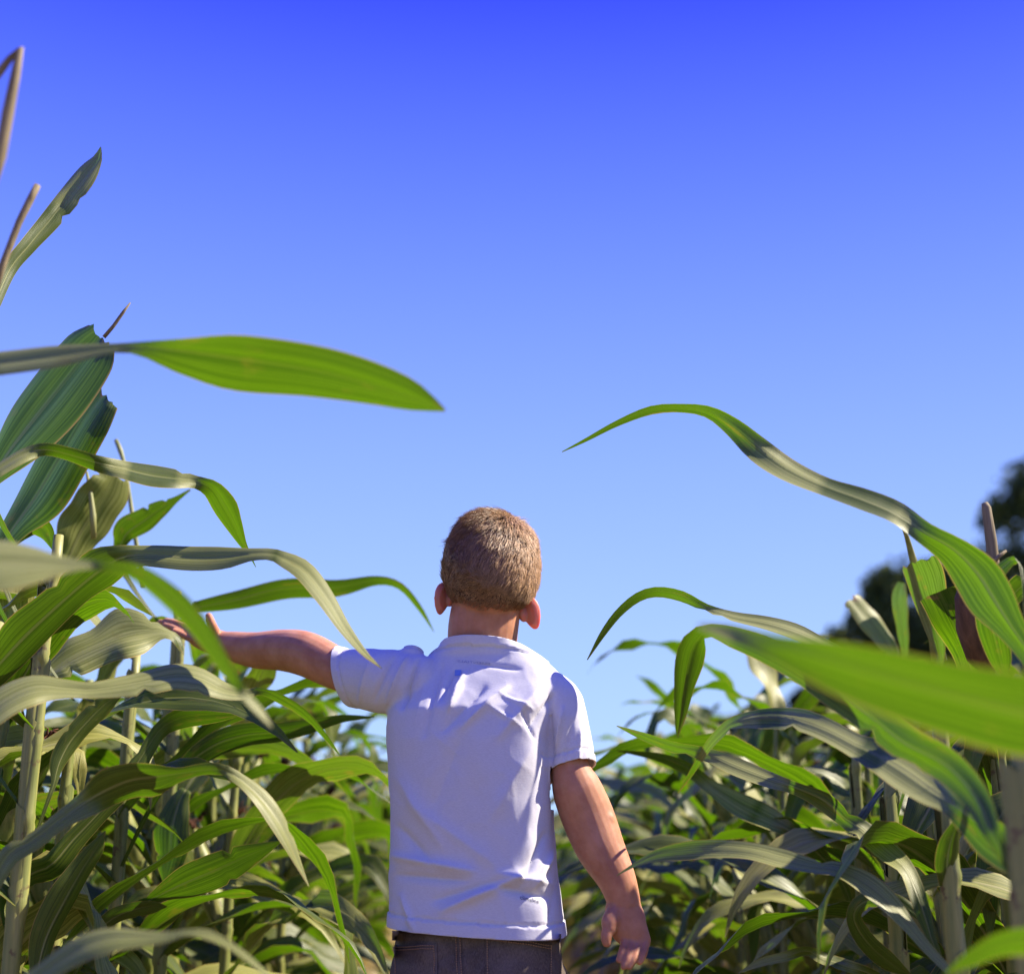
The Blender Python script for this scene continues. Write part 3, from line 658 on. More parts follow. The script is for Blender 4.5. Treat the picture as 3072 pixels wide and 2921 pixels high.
# ------------------------------------------------------------------ the boy
def skin_mat():
    m, nt, b = mat('skin'); L = nt.links
    tc = N(nt, 'ShaderNodeTexCoord')
    f = noise_n(nt, tc.outputs['Object'], 38, 4, .6); f2 = noise_n(nt, tc.outputs['Object'], 420, 3, .6)
    c = ramp(nt, f, [(.25, (.37, .15, .070)), (.75, (.55, .27, .150))])
    L.new(c, b.inputs['Base Color']); b.inputs['Roughness'].default_value = .58
    b.inputs['Specular IOR Level'].default_value = .32
    b.inputs['Subsurface Weight'].default_value = .5; b.inputs['Subsurface Radius'].default_value = (1.0, .28, .14); b.inputs['Subsurface Scale'].default_value = .006
    bp = N(nt, 'ShaderNodeBump'); bp.inputs['Strength'].default_value = .25; bp.inputs['Distance'].default_value = .0006
    L.new(f2, bp.inputs['Height']); L.new(bp.outputs[0], b.inputs['Normal'])
    return m
def ear_skin_mat():
    m, nt, b = mat('ear_skin')
    b.inputs['Base Color'].default_value = (.50, .20, .125, 1); b.inputs['Roughness'].default_value = .5
    b.inputs['Subsurface Weight'].default_value = 1.0; b.inputs['Subsurface Radius'].default_value = (1.0, .18, .10); b.inputs['Subsurface Scale'].default_value = .012
    return m
def cloth_mat():
    m, nt, b = mat('white_cotton'); L = nt.links
    tc = N(nt, 'ShaderNodeTexCoord')
    mp = N(nt, 'ShaderNodeMapping'); L.new(tc.outputs['Object'], mp.inputs[0]); mp.inputs['Scale'].default_value = (260, 260, 900)
    f = noise_n(nt, mp.outputs[0], 1.0, 3, .7)
    f2 = noise_n(nt, tc.outputs['Object'], 26, 5, .6)
    c = ramp(nt, f, [(.3, (.55, .54, .57)), (.7, (.64, .63, .66))])
    L.new(c, b.inputs['Base Color']); b.inputs['Roughness'].default_value = .92; b.inputs['Specular IOR Level'].default_value = .15
    b.inputs['Sheen Weight'].default_value = .15
    bp = N(nt, 'ShaderNodeBump'); bp.inputs['Strength'].default_value = .35; bp.inputs['Distance'].default_value = .0012
    L.new(math_n(nt, 'ADD', math_n(nt, 'MULTIPLY', f, .5), math_n(nt, 'MULTIPLY', f2, 1.6)), bp.inputs['Height']); L.new(bp.outputs[0], b.inputs['Normal'])
    tr = N(nt, 'ShaderNodeBsdfTranslucent'); L.new(c, tr.inputs[0])
    mx = N(nt, 'ShaderNodeMixShader'); mx.inputs[0].default_value = .04
    L.new(b.outputs[0], mx.inputs[1]); L.new(tr.outputs[0], mx.inputs[2]); L.new(mx.outputs[0], nt.nodes['Material Output'].inputs[0])
    return m
def denim_mat():
    m, nt, b = mat('grey_denim'); L = nt.links
    tc = N(nt, 'ShaderNodeTexCoord')
    mp = N(nt, 'ShaderNodeMapping'); L.new(tc.outputs['Object'], mp.inputs[0]); mp.inputs['Scale'].default_value = (900, 900, 300); mp.inputs['Rotation'].default_value = (0, .6, 0)
    f = noise_n(nt, mp.outputs[0], 1.0, 2, .6); f2 = noise_n(nt, tc.outputs['Object'], 30, 5, .65)
    c = ramp(nt, math_n(nt, 'ADD', math_n(nt, 'MULTIPLY', f, .5), math_n(nt, 'MULTIPLY', f2, .5)), [(.32, (.055, .042, .033)), (.7, (.19, .150, .120))])
    L.new(c, b.inputs['Base Color']); b.inputs['Roughness'].default_value = .85; b.inputs['Specular IOR Level'].default_value = .2
    bp = N(nt, 'ShaderNodeBump'); bp.inputs['Strength'].default_value = .6; bp.inputs['Distance'].default_value = .002
    L.new(math_n(nt, 'ADD', math_n(nt, 'MULTIPLY', f, .3), f2), bp.inputs['Height']); L.new(bp.outputs[0], b.inputs['Normal'])
    return m
def hair_mat():
    m, nt, b = mat('short_brown_hair'); L = nt.links
    uv = N(nt, 'ShaderNodeUVMap'); sep = N(nt, 'ShaderNodeSeparateXYZ'); L.new(uv.outputs[0], sep.inputs[0])
    c = ramp(nt, sep.outputs[0], [(0, (.05, .024, .010)), (.45, (.33, .185, .080)), (1, (.68, .42, .21))])
    c = mixc(nt, math_n(nt, 'MULTIPLY', sep.outputs[1], .40), c, (.62, .39, .20))
    L.new(c, b.inputs['Base Color']); b.inputs['Roughness'].default_value = .42; b.inputs['Specular IOR Level'].default_value = .55
    tr = N(nt, 'ShaderNodeBsdfTranslucent'); L.new(c, tr.inputs[0])
    mx = N(nt, 'ShaderNodeMixShader'); mx.inputs[0].default_value = .06
    L.new(b.outputs[0], mx.inputs[1]); L.new(tr.outputs[0], mx.inputs[2]); L.new(mx.outputs[0], nt.nodes['Material Output'].inputs[0])
    return m
def flat_mat(name, c, rough=.8):
    m, nt, b = mat(name); b.inputs['Base Color'].default_value = (*c, 1); b.inputs['Roughness'].default_value = rough
    return m
M['skin'] = skin_mat(); M['ear'] = ear_skin_mat(); M['cotton'] = cloth_mat(); M['denim'] = denim_mat(); M['hair'] = hair_mat()
M['stitch'] = flat_mat('stitch_thread', (.36, .22, .12)); M['print'] = flat_mat('dark_print', (.03, .035, .07)); M['print_faint'] = flat_mat('faint_print', (.34, .35, .50)); M['print_blue'] = flat_mat('blue_print', (.20, .30, .62))
M['sole'] = flat_mat('shoe_sole', (.5, .5, .48)); M['shoe'] = flat_mat('shoe_canvas', (.06, .07, .10)); M['eye'] = flat_mat('eye', (.75, .74, .72), .15)

BY = 2.0
TURN = -.25                                    # the back is turned a little to the left
boy = empty('person', (-.05, BY, 0)); BL = boy.location.copy()
tag(boy, 'child seen from behind in a white t-shirt, one arm reaching into the corn', 'person')
def Q(px, py, Y): return P(px, py, Y) - BL

class Geo:
    def __init__(s): s.V = []; s.F = []
    def add(s, v, f):
        b0 = len(s.V); s.V += [Vector(q) for q in v]; s.F += [tuple(x + b0 for x in q) for q in f]
    def limb(s, pts, rads, ns=18):
        """chain of round sections, densified with a spline; rads: number or (rx, ry)"""
        rr = [(r, r) if not isinstance(r, (tuple, list)) else r for r in rads]
        arr = np.array([[*p, *r] for p, r in zip(pts, rr)])
        sub = cr3(arr, 6 * (len(pts) - 1) + 1)
        ps = [Vector(q[:3]) for q in sub]; rs = [(max(q[3], .001), max(q[4], .001)) for q in sub]
        d0 = (ps[0] - ps[1]).normalized(); d1 = (ps[-1] - ps[-2]).normalized()
        a, b = [], []
        for f, g_ in ((.95, .30), (.75, .66), (.4, .92)):
            a.append((ps[0] + d0 * rs[0][0] * f * .9, (rs[0][0] * g_, rs[0][1] * g_)))
            b.append((ps[-1] + d1 * rs[-1][0] * f * .9, (rs[-1][0] * g_, rs[-1][1] * g_)))
        b.reverse()
        ps = [x[0] for x in a] + ps + [x[0] for x in b]; rs = [x[1] for x in a] + rs + [x[1] for x in b]
        s.add(*tube(ps, rs, ns))
    def ball(s, c, r, rot=None, nu=24, nv=16, pw=1.0):
        V = []; Fc = []
        for j in range(nv + 1):
            t = math.pi * j / nv
            for i in range(nu):
                a = 2 * math.pi * i / nu
                st = abs(math.sin(t)) ** pw
                q = Vector((r[0] * st * math.cos(a), r[1] * st * math.sin(a), r[2] * math.cos(t)))
                if rot is not None: q = rot @ q
                V.append(Vector(c) + q)
        for j in range(nv):
            for i in range(nu):
                k = (i + 1) % nu
                Fc.append((j * nu + i, (j + 1) * nu + i, (j + 1) * nu + k, j * nu + k))
        s.add(V, Fc)
    def rings(s, rows, ns=40, pw=2.3, turn=0.0):
        """rows: (cx, cy, cz, rx, ry[, tiltx]) stacked superellipses, capped"""
        V = []; Fc = []
        for row in rows:
            cx, cy, cz, rx, ry = row[:5]; tl = row[5] if len(row) > 5 else 0
            for i in range(ns):
                a = 2 * math.pi * i / ns; c, d = math.cos(a), math.sin(a)
                x = rx * math.copysign(abs(c) ** (2 / pw), c); y = ry * math.copysign(abs(d) ** (2 / pw), d)
                V.append((cx + x - turn * y * .6, cy + y + turn * x, cz + tl * x))
        n_ = len(rows)
        for k in range(n_ - 1):
            for i in range(ns):
                j = (i + 1) % ns; Fc.append((k * ns + i, k * ns + j, (k + 1) * ns + j, (k + 1) * ns + i))
        Fc.append(tuple(range(ns - 1, -1, -1))); Fc.append(tuple((n_ - 1) * ns + i for i in range(ns)))
        s.add(V, Fc)
def cr3(arr, n_):
    m = len(arr); ext = np.vstack([2 * arr[0] - arr[1], arr, 2 * arr[-1] - arr[-2]]); out = []
    for q in np.linspace(0, m - 1, n_):
        i = min(int(q), m - 2); t = q - i
        p0, p1, p2, p3 = ext[i:i + 4]
        out.append(.5 * ((2 * p1) + (-p0 + p2) * t + (2 * p0 - 5 * p1 + 4 * p2 - p3) * t * t + (-p0 + 3 * p1 - 3 * p2 + p3) * t ** 3))
    return np.array(out)
def fuse(geo, voxel, smooth_it, name):
    """union of overlapping closed pieces -> one continuous surface"""
    bm = bmesh.new()
    vs = [bm.verts.new(v) for v in geo.V]
    for f in geo.F:
        try: bm.faces.new([vs[i] for i in f])
        except ValueError: pass
    bmesh.ops.remove_doubles(bm, verts=bm.verts, dist=1e-6)
    bmesh.ops.recalc_face_normals(bm, faces=bm.faces)
    me = bpy.data.meshes.new('tmp'); bm.to_mesh(me); bm.free()
    o = bpy.data.objects.new('tmp', me); col.objects.link(o)
    r = o.modifiers.new('r', 'REMESH'); r.mode = 'VOXEL'; r.voxel_size = voxel; r.use_smooth_shade = True
    sm = o.modifiers.new('s', 'SMOOTH'); sm.factor = .5; sm.iterations = smooth_it
    dg = bpy.context.evaluated_depsgraph_get()
    res = bpy.data.meshes.new_from_object(o.evaluated_get(dg)); res.name = name
    bpy.data.objects.remove(o); bpy.data.meshes.remove(me)
    return res

# ---- skin: head, neck, arms, hands, trunk, legs
K = mpp(1450, 2000, 2.0)                       # metres per photo pixel at the boy
HC = Q(1474, 1700, 2.042)
roll = Matrix.Rotation(R(6), 3, 'Y')
def HL_(x, y, z): return HC + roll @ Vector((x, y, z))
sk = Geo()
sk.ball(HC + roll @ Vector((0, .002, -.005)), (.0665, .083, .078), roll, 40, 28, .82)
sk.ball(HL_(0, .045, -.052), (.050, .040, .062), roll)           # face and jaw
sk.ball(HL_(0, .062, -.098), (.026, .022, .018), roll)           # chin
sk.ball(HL_(0, .093, -.045), (.009, .012, .012), roll); sk.limb([HL_(0, .080, -.012), HL_(0, .088, -.032), HL_(0, .095, -.046)], [.006, .007, .008], 10)
sk.ball(HL_(0, .083, -.078), (.019, .007, .005), roll); sk.ball(HL_(0, .081, -.086), (.016, .008, .005), roll)
sk.limb([Q(1444, 2030, 2.060), Q(1446, 1950, 2.054), Q(1450, 1880, 2.050), Q(1464, 1790, 2.052)], [(.047, .036), (.0505, .046), (.0520, .048), (.051, .052)], 24)
# trunk under the shirt
sk.rings([(Q(1430, py, 2)[0], .03, Q(1430, py, 2.02)[2], hw * K, ry) for py, hw, ry in
          ((2905, 190, .055), (2780, 205, .058), (2600, 195, .055), (2400, 195, .056), (2200, 195, .056), (2080, 175, .036), (2010, 120, .024), (1960, 80, .020))], 32, 2.2, TURN)
# right arm (hanging)
sk.limb([Q(1640, 2085, 2.005), Q(1685, 2170, 2.0), Q(1710, 2300, 1.995), Q(1730, 2365, 1.995), Q(1764, 2450, 2.0), Q(1800, 2540, 1.995), Q(1848, 2632, 1.985), Q(1873, 2705, 1.98)],
        [.024, .023, .0275, .0345, .0368, .0340, .0268, (.0224, .0195)], 22)
sk.ball(Q(1818, 2462, 1.985), (.013, .013, .016))
# right hand, palm to the viewer
sk.limb([Q(1872, 2695, 1.98), Q(1872, 2735, 1.978), Q(1884, 2775, 1.976), Q(1902, 2808, 1.974), Q(1910, 2822, 1.973)],
        [(.0215, .0165), (.0265, .017), (.0262, .016), (.0218, .0135), (.0200, .0115)], 20)
sk.limb([Q(1842, 2735, 1.972), Q(1830, 2765, 1.962), Q(1828, 2785, 1.958)], [.011, .0120, .010], 14)       # ball of the thumb
for pts, rad in (
    ([(1836, 2765, 1.962), (1822, 2795, 1.956), (1819, 2815, 1.954), (1820, 2828, 1.953)], [.0095, .0083, .0076, .0062]),
    ([(1878, 2806, 1.972), (1872, 2832, 1.964), (1866, 2856, 1.956), (1857, 2879, 1.952)], [.0070, .0057, .0053, .0044]),
    ([(1894, 2816, 1.972), (1892, 2842, 1.960), (1884, 2872, 1.950), (1870, 2900, 1.946)], [.0070, .0058, .0053, .0044]),
    ([(1914, 2818, 1.972), (1912, 2844, 1.961), (1903, 2872, 1.951), (1888, 2899, 1.947)], [.0068, .0056, .0052, .0044]),
    ([(1934, 2814, 1.972), (1935, 2840, 1.964), (1930, 2863, 1.957), (1919, 2886, 1.953)], [.0064, .0054, .0050, .0042])):
    sk.limb([Q(*p) for p in pts], rad, 12)
# left arm (reaching away into the corn)
sk.limb([Q(1215, 2070, 2.04), Q(1120, 2050, 2.06), Q(1010, 2005, 2.10), Q(920, 1962, 2.14), Q(850, 1950, 2.18), Q(770, 1950, 2.22), Q(700, 1938, 2.25), Q(655, 1925, 2.27)],
        [.027, .027, .0315, .0345, .0325, .0290, .0240, (.0175, .0205)], 22)
sk.limb([Q(668, 1929, 2.262), Q(632, 1921, 2.272), Q(600, 1911, 2.282), Q(578, 1902, 2.290)], [(.0200, .0190), (.0205, .0190), (.0180, .0185), (.0140, .0170)], 18)
for pts, rad in (
    ([(645, 1900, 2.252), (636, 1878, 2.242), (630, 1861, 2.238), (626, 1847, 2.236)], [.0100, .0085, .0075, .006]),
    ([(592, 1890, 2.285), (556, 1878, 2.290), (522, 1867, 2.297), (497, 1861, 2.303)], [.0082, .0066, .0060, .0048]),
    ([(586, 1899, 2.288), (548, 1886, 2.292), (508, 1872, 2.300), (480, 1865, 2.306)], [.0080, .0066, .0060, .0048]),
    ([(588, 1909, 2.282), (554, 1899, 2.284), (520, 1884, 2.290), (494, 1875, 2.296)], [.0078, .0064, .0058, .0047]),
    ([(596, 1920, 2.272), (568, 1914, 2.272), (542, 1901, 2.276), (521, 1892, 2.280)], [.0074, .0060, .0054, .0045])):
    sk.limb([Q(*p) for p in pts], rad, 12)
# legs
for sx in (-1, 1):
    sk.limb([(sx * .058 + .0, .03, .50), (sx * .062, .03, .40), (sx * .062, .035, .30), (sx * .062, .02, .20), (sx * .062, .02, .10), (sx * .062, .03, .05)],
            [.058, .052, .043, .040, .030, .028], 18)
body_me = fuse(sk, .0019, 3, 'body'); body_me.materials.append(M['skin'])
put('body', body_me, boy)
bvh = BVHTree.FromPolygons([v.co.copy() for v in body_me.vertices], [tuple(p.vertices) for p in body_me.polygons])

# ears: cupped shells standing off the head
def ear(side, px, py, Y, out, tilt, sz):
    g_ = Geo(); c = Q(px, py, Y)
    rot = Matrix.Rotation(tilt, 3, 'Y') @ Matrix.Rotation(side * out, 3, 'Z')
    e = Geo(); e.ball((0, 0, 0), (.0048, .0172 * sz, .0275 * sz), None, 28, 22)
    V = []
    for q in e.V:
        t = q.z / (.0275 * sz)
        wy = 1.0 + .10 * t if t > 0 else 1.0 + .26 * t   # narrower towards the lobe
        y = q.y * wy + (.003 * t if t < 0 else 0)
        rr_ = min(1.0, math.sqrt((q.y / (.0172 * sz)) ** 2 + t * t)); cup = .0046 * (q.y / .017) ** 2 + .0020 * t * t - .0022 * math.exp(-((rr_ - .72) / .13) ** 2)
        V.append(c + rot @ Vector((q.x - side * .002 + side * cup, y, q.z)))
    g_.add(V, e.F)
    g_.ball(c + rot @ Vector((-side * .008, .009, .001)), (.008, .007, .013 * sz), rot, 14, 10)          # root, in front
    return fuse(g_, .0013, 3, 'ear')
for side, px, py, Y, out, tilt, sz in ((-1, 1326, 1796, 2.044, R(38), R(4), .90), (1, 1592, 1838, 2.044, R(52), R(-13), .95)):
    em = ear(side, px, py, Y, out, tilt, sz); em.materials.append(M['ear']); put('ear', em, boy)
# eyes
for sx in (-1, 1):
    g_ = Geo(); g_.ball(HL_(sx * .028, .076, -.022), (.011, .009, .008), roll, 14, 10)
    put('eye', mesh_from('eye', g_.V, g_.F, mats=[M['eye']]), boy)

# hair: undercoat plus strands
hr = random.Random(5)
def hit(d):
    o = HC + d * .35
    loc, nrm, idx, dist = bvh.ray_cast(o, -d, .35)
    return loc, nrm
def in_hair(v, jit=0.0):
    x, y, z = v
    lim = -.87 if y < -.15 else (-.87 + (y + .15) / .35 * .73 if y < .2 else (-.14 + (y - .2) / .5 * .60 if y < .7 else .46))
    if y < -.15: lim += .10 * abs(x + .1) - .05 * x
    return z > lim + jit
rinv = roll.transposed()
V = []; Fc = []; ok = []; UVh = []
nu_, nv_ = 90, 60
for j in range(nv_ + 1):
    t = math.pi * j / nv_
    for i in range(nu_):
        a = 2 * math.pi * i / nu_
        v = Vector((math.sin(t) * math.cos(a), math.sin(t) * math.sin(a), math.cos(t)))
        loc, nrm = hit(roll @ v)
        good = loc is not None and in_hair(v, .085 if v.y < -.1 else 0)
        V.append(loc + nrm * .0022 if loc is not None else HC); ok.append(good); UVh.append((.03, .0))
for j in range(nv_):
    for i in range(nu_):
        q = (j * nu_ + i, (j + 1) * nu_ + i, (j + 1) * nu_ + (i + 1) % nu_, j * nu_ + (i + 1) % nu_)
        if all(ok[k] for k in q): Fc.append(q)
crown = Vector((.34, -.38, .86)).normalized()
n_str = 26000; made = 0; tries = 0
while made < n_str and tries < n_str * 4:
    tries += 1
    v = Vector((hr.gauss(0, 1), hr.gauss(0, 1), hr.gauss(0, 1))).normalized()
    if not in_hair(v, abs(hr.gauss(0, .06)) - .02): continue
    if v.y > .3 and hr.random() < .4: continue
    loc, nrm = hit(roll @ v)
    if loc is None: continue
    vw = roll @ v; cw = roll @ crown
    fl = vw - cw * vw.dot(cw); fl = fl - nrm * fl.dot(nrm)
    if fl.length < .05: fl = Vector((hr.uniform(-1, 1), hr.uniform(-1, 1), 0))
    fl.normalize()
    fl = (fl + noise.noise_vector(loc * 110) * .30).normalized()
    sw = nrm.cross(fl); fl = (fl + sw * (.35 * math.exp(-((vw - cw).length / .5) ** 2) + hr.gauss(0, .22))).normalized()
    top = max(0.0, min(1.0, (v.z - .15) / .55))
    nap = max(0.0, min(1.0, (-v.z - .35) / .4))
    top2 = max(0.0, min(1.0, (v.z - .50) / .45))
    ln = (.0170 + .012 * top2 - .008 * nap) * hr.uniform(.7, 1.2)
    lift = .20 + .42 * top2 - .06 * nap + hr.gauss(0, .10)
    if v.y < -.1 and v.z > .6: fl = (fl + Vector((0, 0, -.25))).normalized()
    w = hr.uniform(.00026, .00050)
    p0 = loc + nrm * .0012
    d0 = (fl + nrm * (lift + .35)).normalized(); d1 = (fl + nrm * lift * .55 + Vector((0, 0, -.12))).normalized()
    p1 = p0 + d0 * ln * .5; p2 = p1 + d1 * ln * .5
    s1 = d0.cross(nrm); s1 = s1.normalized() if s1.length > 1e-6 else Vector((1, 0, 0))
    s2 = s1.cross(d0).normalized()
    b0 = len(V); cl = hr.random() * .8 + .2 * (.5 + .5 * noise.noise(loc * 90))
    for p, ww, tt in ((p0, w, 0), (p1, w * .9, .5), (p2, w * .15, 1)):
        V += [p + s1 * ww, p - s1 * ww * .5 + s2 * ww * .87, p - s1 * ww * .5 - s2 * ww * .87]; UVh += [(cl, tt)] * 3
    for k in range(2):
        for i in range(3):
            j = (i + 1) % 3; Fc.append((b0 + k * 3 + i, b0 + k * 3 + j, b0 + k * 3 + 3 + j, b0 + k * 3 + 3 + i))
    made += 1
put('hair', mesh_from('hair', V, Fc, UVh, [M['hair']]), boy)

# ---- t-shirt
sh = Geo()
def trow(py, l, r, cy, ry, tl=0):
    c = Q((l + r) / 2, py, BY + cy - ry * .3); k = mpp(1450, py, BY)
    return (c.x, cy, c.z, (r - l) / 2 * k, ry, tl)
sh.rings([trow(2870, 1160, 1702, .030, .094), trow(2800, 1164, 1694, .030, .092), trow(2700, 1170, 1680, .030, .088), trow(2600, 1172, 1668, .030, .086),
          trow(2480, 1174, 1656, .030, .085), trow(2340, 1168, 1652, .030, .086), trow(2220, 1160, 1655, .032, .086), trow(2130, 1160, 1672, .034, .082),
          trow(2070, 1180, 1690, .041, .069), trow(2015, 1215, 1672, .050, .058), trow(1975, 1268, 1628, .054, .052), trow(1940, 1320, 1575, .053, .052), trow(1900, 1332, 1555, .053, .052), trow(1860, 1335, 1550, .053, .052)], 56, 2.8, TURN)
sh.limb([Q(1625, 2075, 2.010), Q(1668, 2110, 2.005), Q(1695, 2180, 2.0), Q(1708, 2250, 1.998), Q(1720, 2320, 1.995), Q(1732, 2370, 1.995)], [.036, .0385, .0360, .0345, .0345, .035], 26)
sh.limb([Q(1255, 2055, 2.035), Q(1180, 2045, 2.045), Q(1110, 2038, 2.065), Q(1040, 2028, 2.09), Q(965, 2012, 2.115)], [(.044, .040), (.047, .041), (.0455, .040), (.0425, .039), (.0410, .038)], 26)
sh.ball(Q(1232, 1975, 2.045), (.020, .022, .019))
sh_me = fuse(sh, .0026, 12, 'shirt')
bm = bmesh.new(); bm.from_mesh(sh_me)
# folds on the back: ridges and troughs along lines drawn over the cloth
FOLD = [  # (px,py) start, end, half width px, height m
 ((1175, 2565), (1420, 2612), 22, .0060), ((1190, 2625), (1400, 2640), 16, -.0045), ((1200, 2690), (1240, 2790), 14, .004),
 ((1560, 2630), (1330, 2730), 20, .0065), ((1300, 2700), (1500, 2640), 16, -.004), ((1480, 2655), (1640, 2690), 18, -.0060), ((1500, 2620), (1650, 2650), 18, .0045),
 ((1640, 2500), (1560, 2660), 16, -.0055), ((1660, 2560), (1600, 2660), 12, .005), ((1670, 2640), (1640, 2780), 16, -.0015),
 ((1190, 2330), (1330, 2540), 34, .0050), ((1190, 2480), (1300, 2590), 20, -.0045), ((1250, 2420), (1480, 2590), 30, .0028),
 ((1520, 2060), (1390, 2180), 18, .0055), ((1450, 2060), (1330, 2190), 18, -.0045), ((1390, 2010), (1345, 2110), 13, .0040), ((1360, 1995), (1325, 2090), 10, -.004),
 ((1380, 2055), (1345, 2130), 10, .005), ((1620, 2060), (1500, 2210), 22, .0045), ((1660, 2080), (1590, 2180), 12, -.004),
 ((1250, 1960), (1200, 2110), 13, -.0060), ((1210, 1950), (1150, 2090), 12, .0055), ((1280, 1990), (1240, 2160), 15, .001), ((1320, 1980), (1270, 2200), 16, -.004),
 ((1170, 1950), (1110, 2080), 11, -.004), ((1100, 1955), (1060, 2080), 11, .0035), ((1600, 2230), (1480, 2450), 34, .0030), ((1380, 2220), (1300, 2420), 40, -.003),
 ((1652, 2080), (1658, 2300), 8, -.0035), ((1690, 2120), (1670, 2230), 10, .0045), ((1720, 2160), (1690, 2290), 11, -.0022), ((1745, 2180), (1735, 2290), 9, .003),
 ((1420, 1975), (1560, 2000), 10, -.0022), ((1470, 2120), (1560, 2180), 9, .0025), ((1560, 2120), (1600, 2210), 9, -.0025), ((1500, 2080), (1600, 2130), 8, .002)]
Fq = []
for p0, p1, hw, ht in FOLD:
    a = Q(*p0, 1.95); b = Q(*p1, 1.95); Fq.append((Vector((a.x, a.z)), Vector((b.x, b.z)), hw * K, ht))
bm.normal_update()
CO = np.array([v.co[:] for v in bm.verts]); NO = np.array([v.normal[:] for v in bm.verts])
back = np.clip((-NO[:, 1] + .25) / .6, 0, 1); dsp = np.zeros(len(CO))
for a, b, hw, ht in Fq:
    ab = np.array(b - a); rel = CO[:, [0, 2]] - np.array(a)
    tc_ = np.clip(rel @ ab / (ab @ ab), 0, 1)
    d2 = (((rel - tc_[:, None] * ab) ** 2).sum(1) / hw ** 2) ** .68
    dsp += ht * np.exp(-d2 * 1.9) * (1 - .6 * np.abs(2 * tc_ - 1) ** 3)
dsp *= back * 1.45
for v, d_, c, n_ in zip(bm.verts, dsp, CO, NO):
    p_ = Vector(c)
    rg_ = 1 - abs(noise.noise(Vector((c[0] * 30 + c[2] * 14, c[1] * 20, c[2] * 17 - c[0] * 9)))) * 2
    d_ += .0016 * noise.noise(p_ * 26) + .0007 * rg_ * abs(rg_) + .0034 * noise.noise(Vector((c[0] * 16 + 5, c[1] * 16, c[2] * 7))) * .6
    v.co = p_ + Vector(n_) * d_
# cut openings
def cut(co, no, test):
    fs = [f for f in bm.faces if test(f.calc_center_median())]
    g_ = set(fs) | {e for f in fs for e in f.edges} | {v for f in fs for v in f.verts}
    bmesh.ops.bisect_plane(bm, geom=list(g_), plane_co=co, plane_no=no, clear_outer=True)
hemL, hemR = Q(1168, 2786, 1.99), Q(1690, 2808, 1.99)
hem_n = Vector((hemR.z - hemL.z, -.05, -(hemR.x - hemL.x))).normalized()
hem_n = Vector((-(hemL.z - hemR.z) / (hemR.x - hemL.x) * -1 * -1, .08, -1)).normalized()
cut(hemL, hem_n, lambda c: c.z < hemL.z + .08 and abs(c.x) < .5 and c.z < Q(1400, 2600, 2).z)
nk = Q(1425, 1903, 2.0); nk_n = Vector((.16, .36, 1)).normalized()
cut(nk, nk_n, lambda c: c.z > Q(1400, 2010, 2).z and abs(c.x - Q(1450, 1950, 2).x) < .085)
cfR = Q(1718, 2303, 1.996); cfR_n = (Q(1738, 2400, 2.0) - Q(1706, 2240, 2.02)).normalized()
cfR_n = (cfR_n + Vector((.02, 0, .0))).normalized()
cut(cfR, cfR_n, lambda c: c.x > Q(1652, 2300, 2).x and c.z < Q(1700, 2200, 2).z and c.z > Q(1700, 2420, 2).z)
cfL = Q(1030, 2030, 2.085); cfL_n = Vector((-1, .42, -.30)).normalized()
cut(cfL, cfL_n, lambda c: c.x < Q(1120, 2000, 2.05).x and c.z > Q(1100, 2200, 2).z)
bm.normal_update()
# stitched bands at hem, collar and cuffs stand proud
bands = [(hemL, hem_n, .017, .0015), (nk, nk_n, .013, .0016), (cfR, cfR_n, .012, .0009), (cfL, cfL_n, .012, .0009)]
mv = []
for v in bm.verts:
    d_ = 0
    for co, no, wd, up in bands:
        s = -(v.co - co).dot(no)
        near = (v.co - co).length < (.40 if up == .0015 else (.115 if up == .0016 else .062))
        if near and -.002 < s < wd: d_ = up
        elif near and wd <= s < wd + .0034: d_ = -.0014
    mv.append(v.co + v.normal * d_)
for v, c in zip(bm.verts, mv): v.co = c
sh_me2 = bpy.data.meshes.new('shirt'); bm.to_mesh(sh_me2); bm.free()
sh_me2.polygons.foreach_set('use_smooth', [True] * len(sh_me2.polygons)); sh_me2.materials.append(M['cotton'])
shirt = put('shirt', sh_me2, boy)
so = shirt.modifiers.new('thick', 'SOLIDIFY'); so.thickness = .0022; so.offset = -1
sbvh = BVHTree.FromPolygons([v.co.copy() for v in sh_me2.vertices], [tuple(p.vertices) for p in sh_me2.polygons])

# ---- trousers
tr_ = Geo()
def prow(py, l, r, cy, ry):
    c = Q((l + r) / 2, py, BY); k = mpp(1450, py, BY)
    return (c.x, cy, c.z, (r - l) / 2 * k, ry)
tr_.rings([prow(2760, 1195, 1670, .030, .078), prow(2830, 1183, 1680, .030, .083), prow(2900, 1180, 1688, .030, .087), prow(2960, 1182, 1688, .030, .088), prow(3020, 1190, 1680, .03, .085)], 48, 2.3, TURN)
cxp = Q(1432, 2900, BY).x; zp = Q(1432, 2980, BY).z
for sx in (-1, 1):
    tr_.limb([(cxp + sx * .056, .03, zp + .02), (cxp + sx * .060, .03, zp - .06), (sx * .062, .03, .34), (sx * .062, .025, .22), (sx * .062, .025, .09)], [.066, .064, .056, .050, .046], 24)
tr_me = fuse(tr_, .0035, 5, 'trousers')
tn = [v.normal.copy() for v in tr_me.vertices]
for v, n_ in zip(tr_me.vertices, tn):
    v.co += n_ * (.0022 * noise.noise(v.co * 34) + .0016 * noise.noise(v.co * 70))
tr_me.materials.append(M['denim'])
trousers = put('trousers', tr_me, boy)
tbvh = BVHTree.FromPolygons([v.co.copy() for v in tr_me.vertices], [tuple(p.vertices) for p in tr_me.polygons])
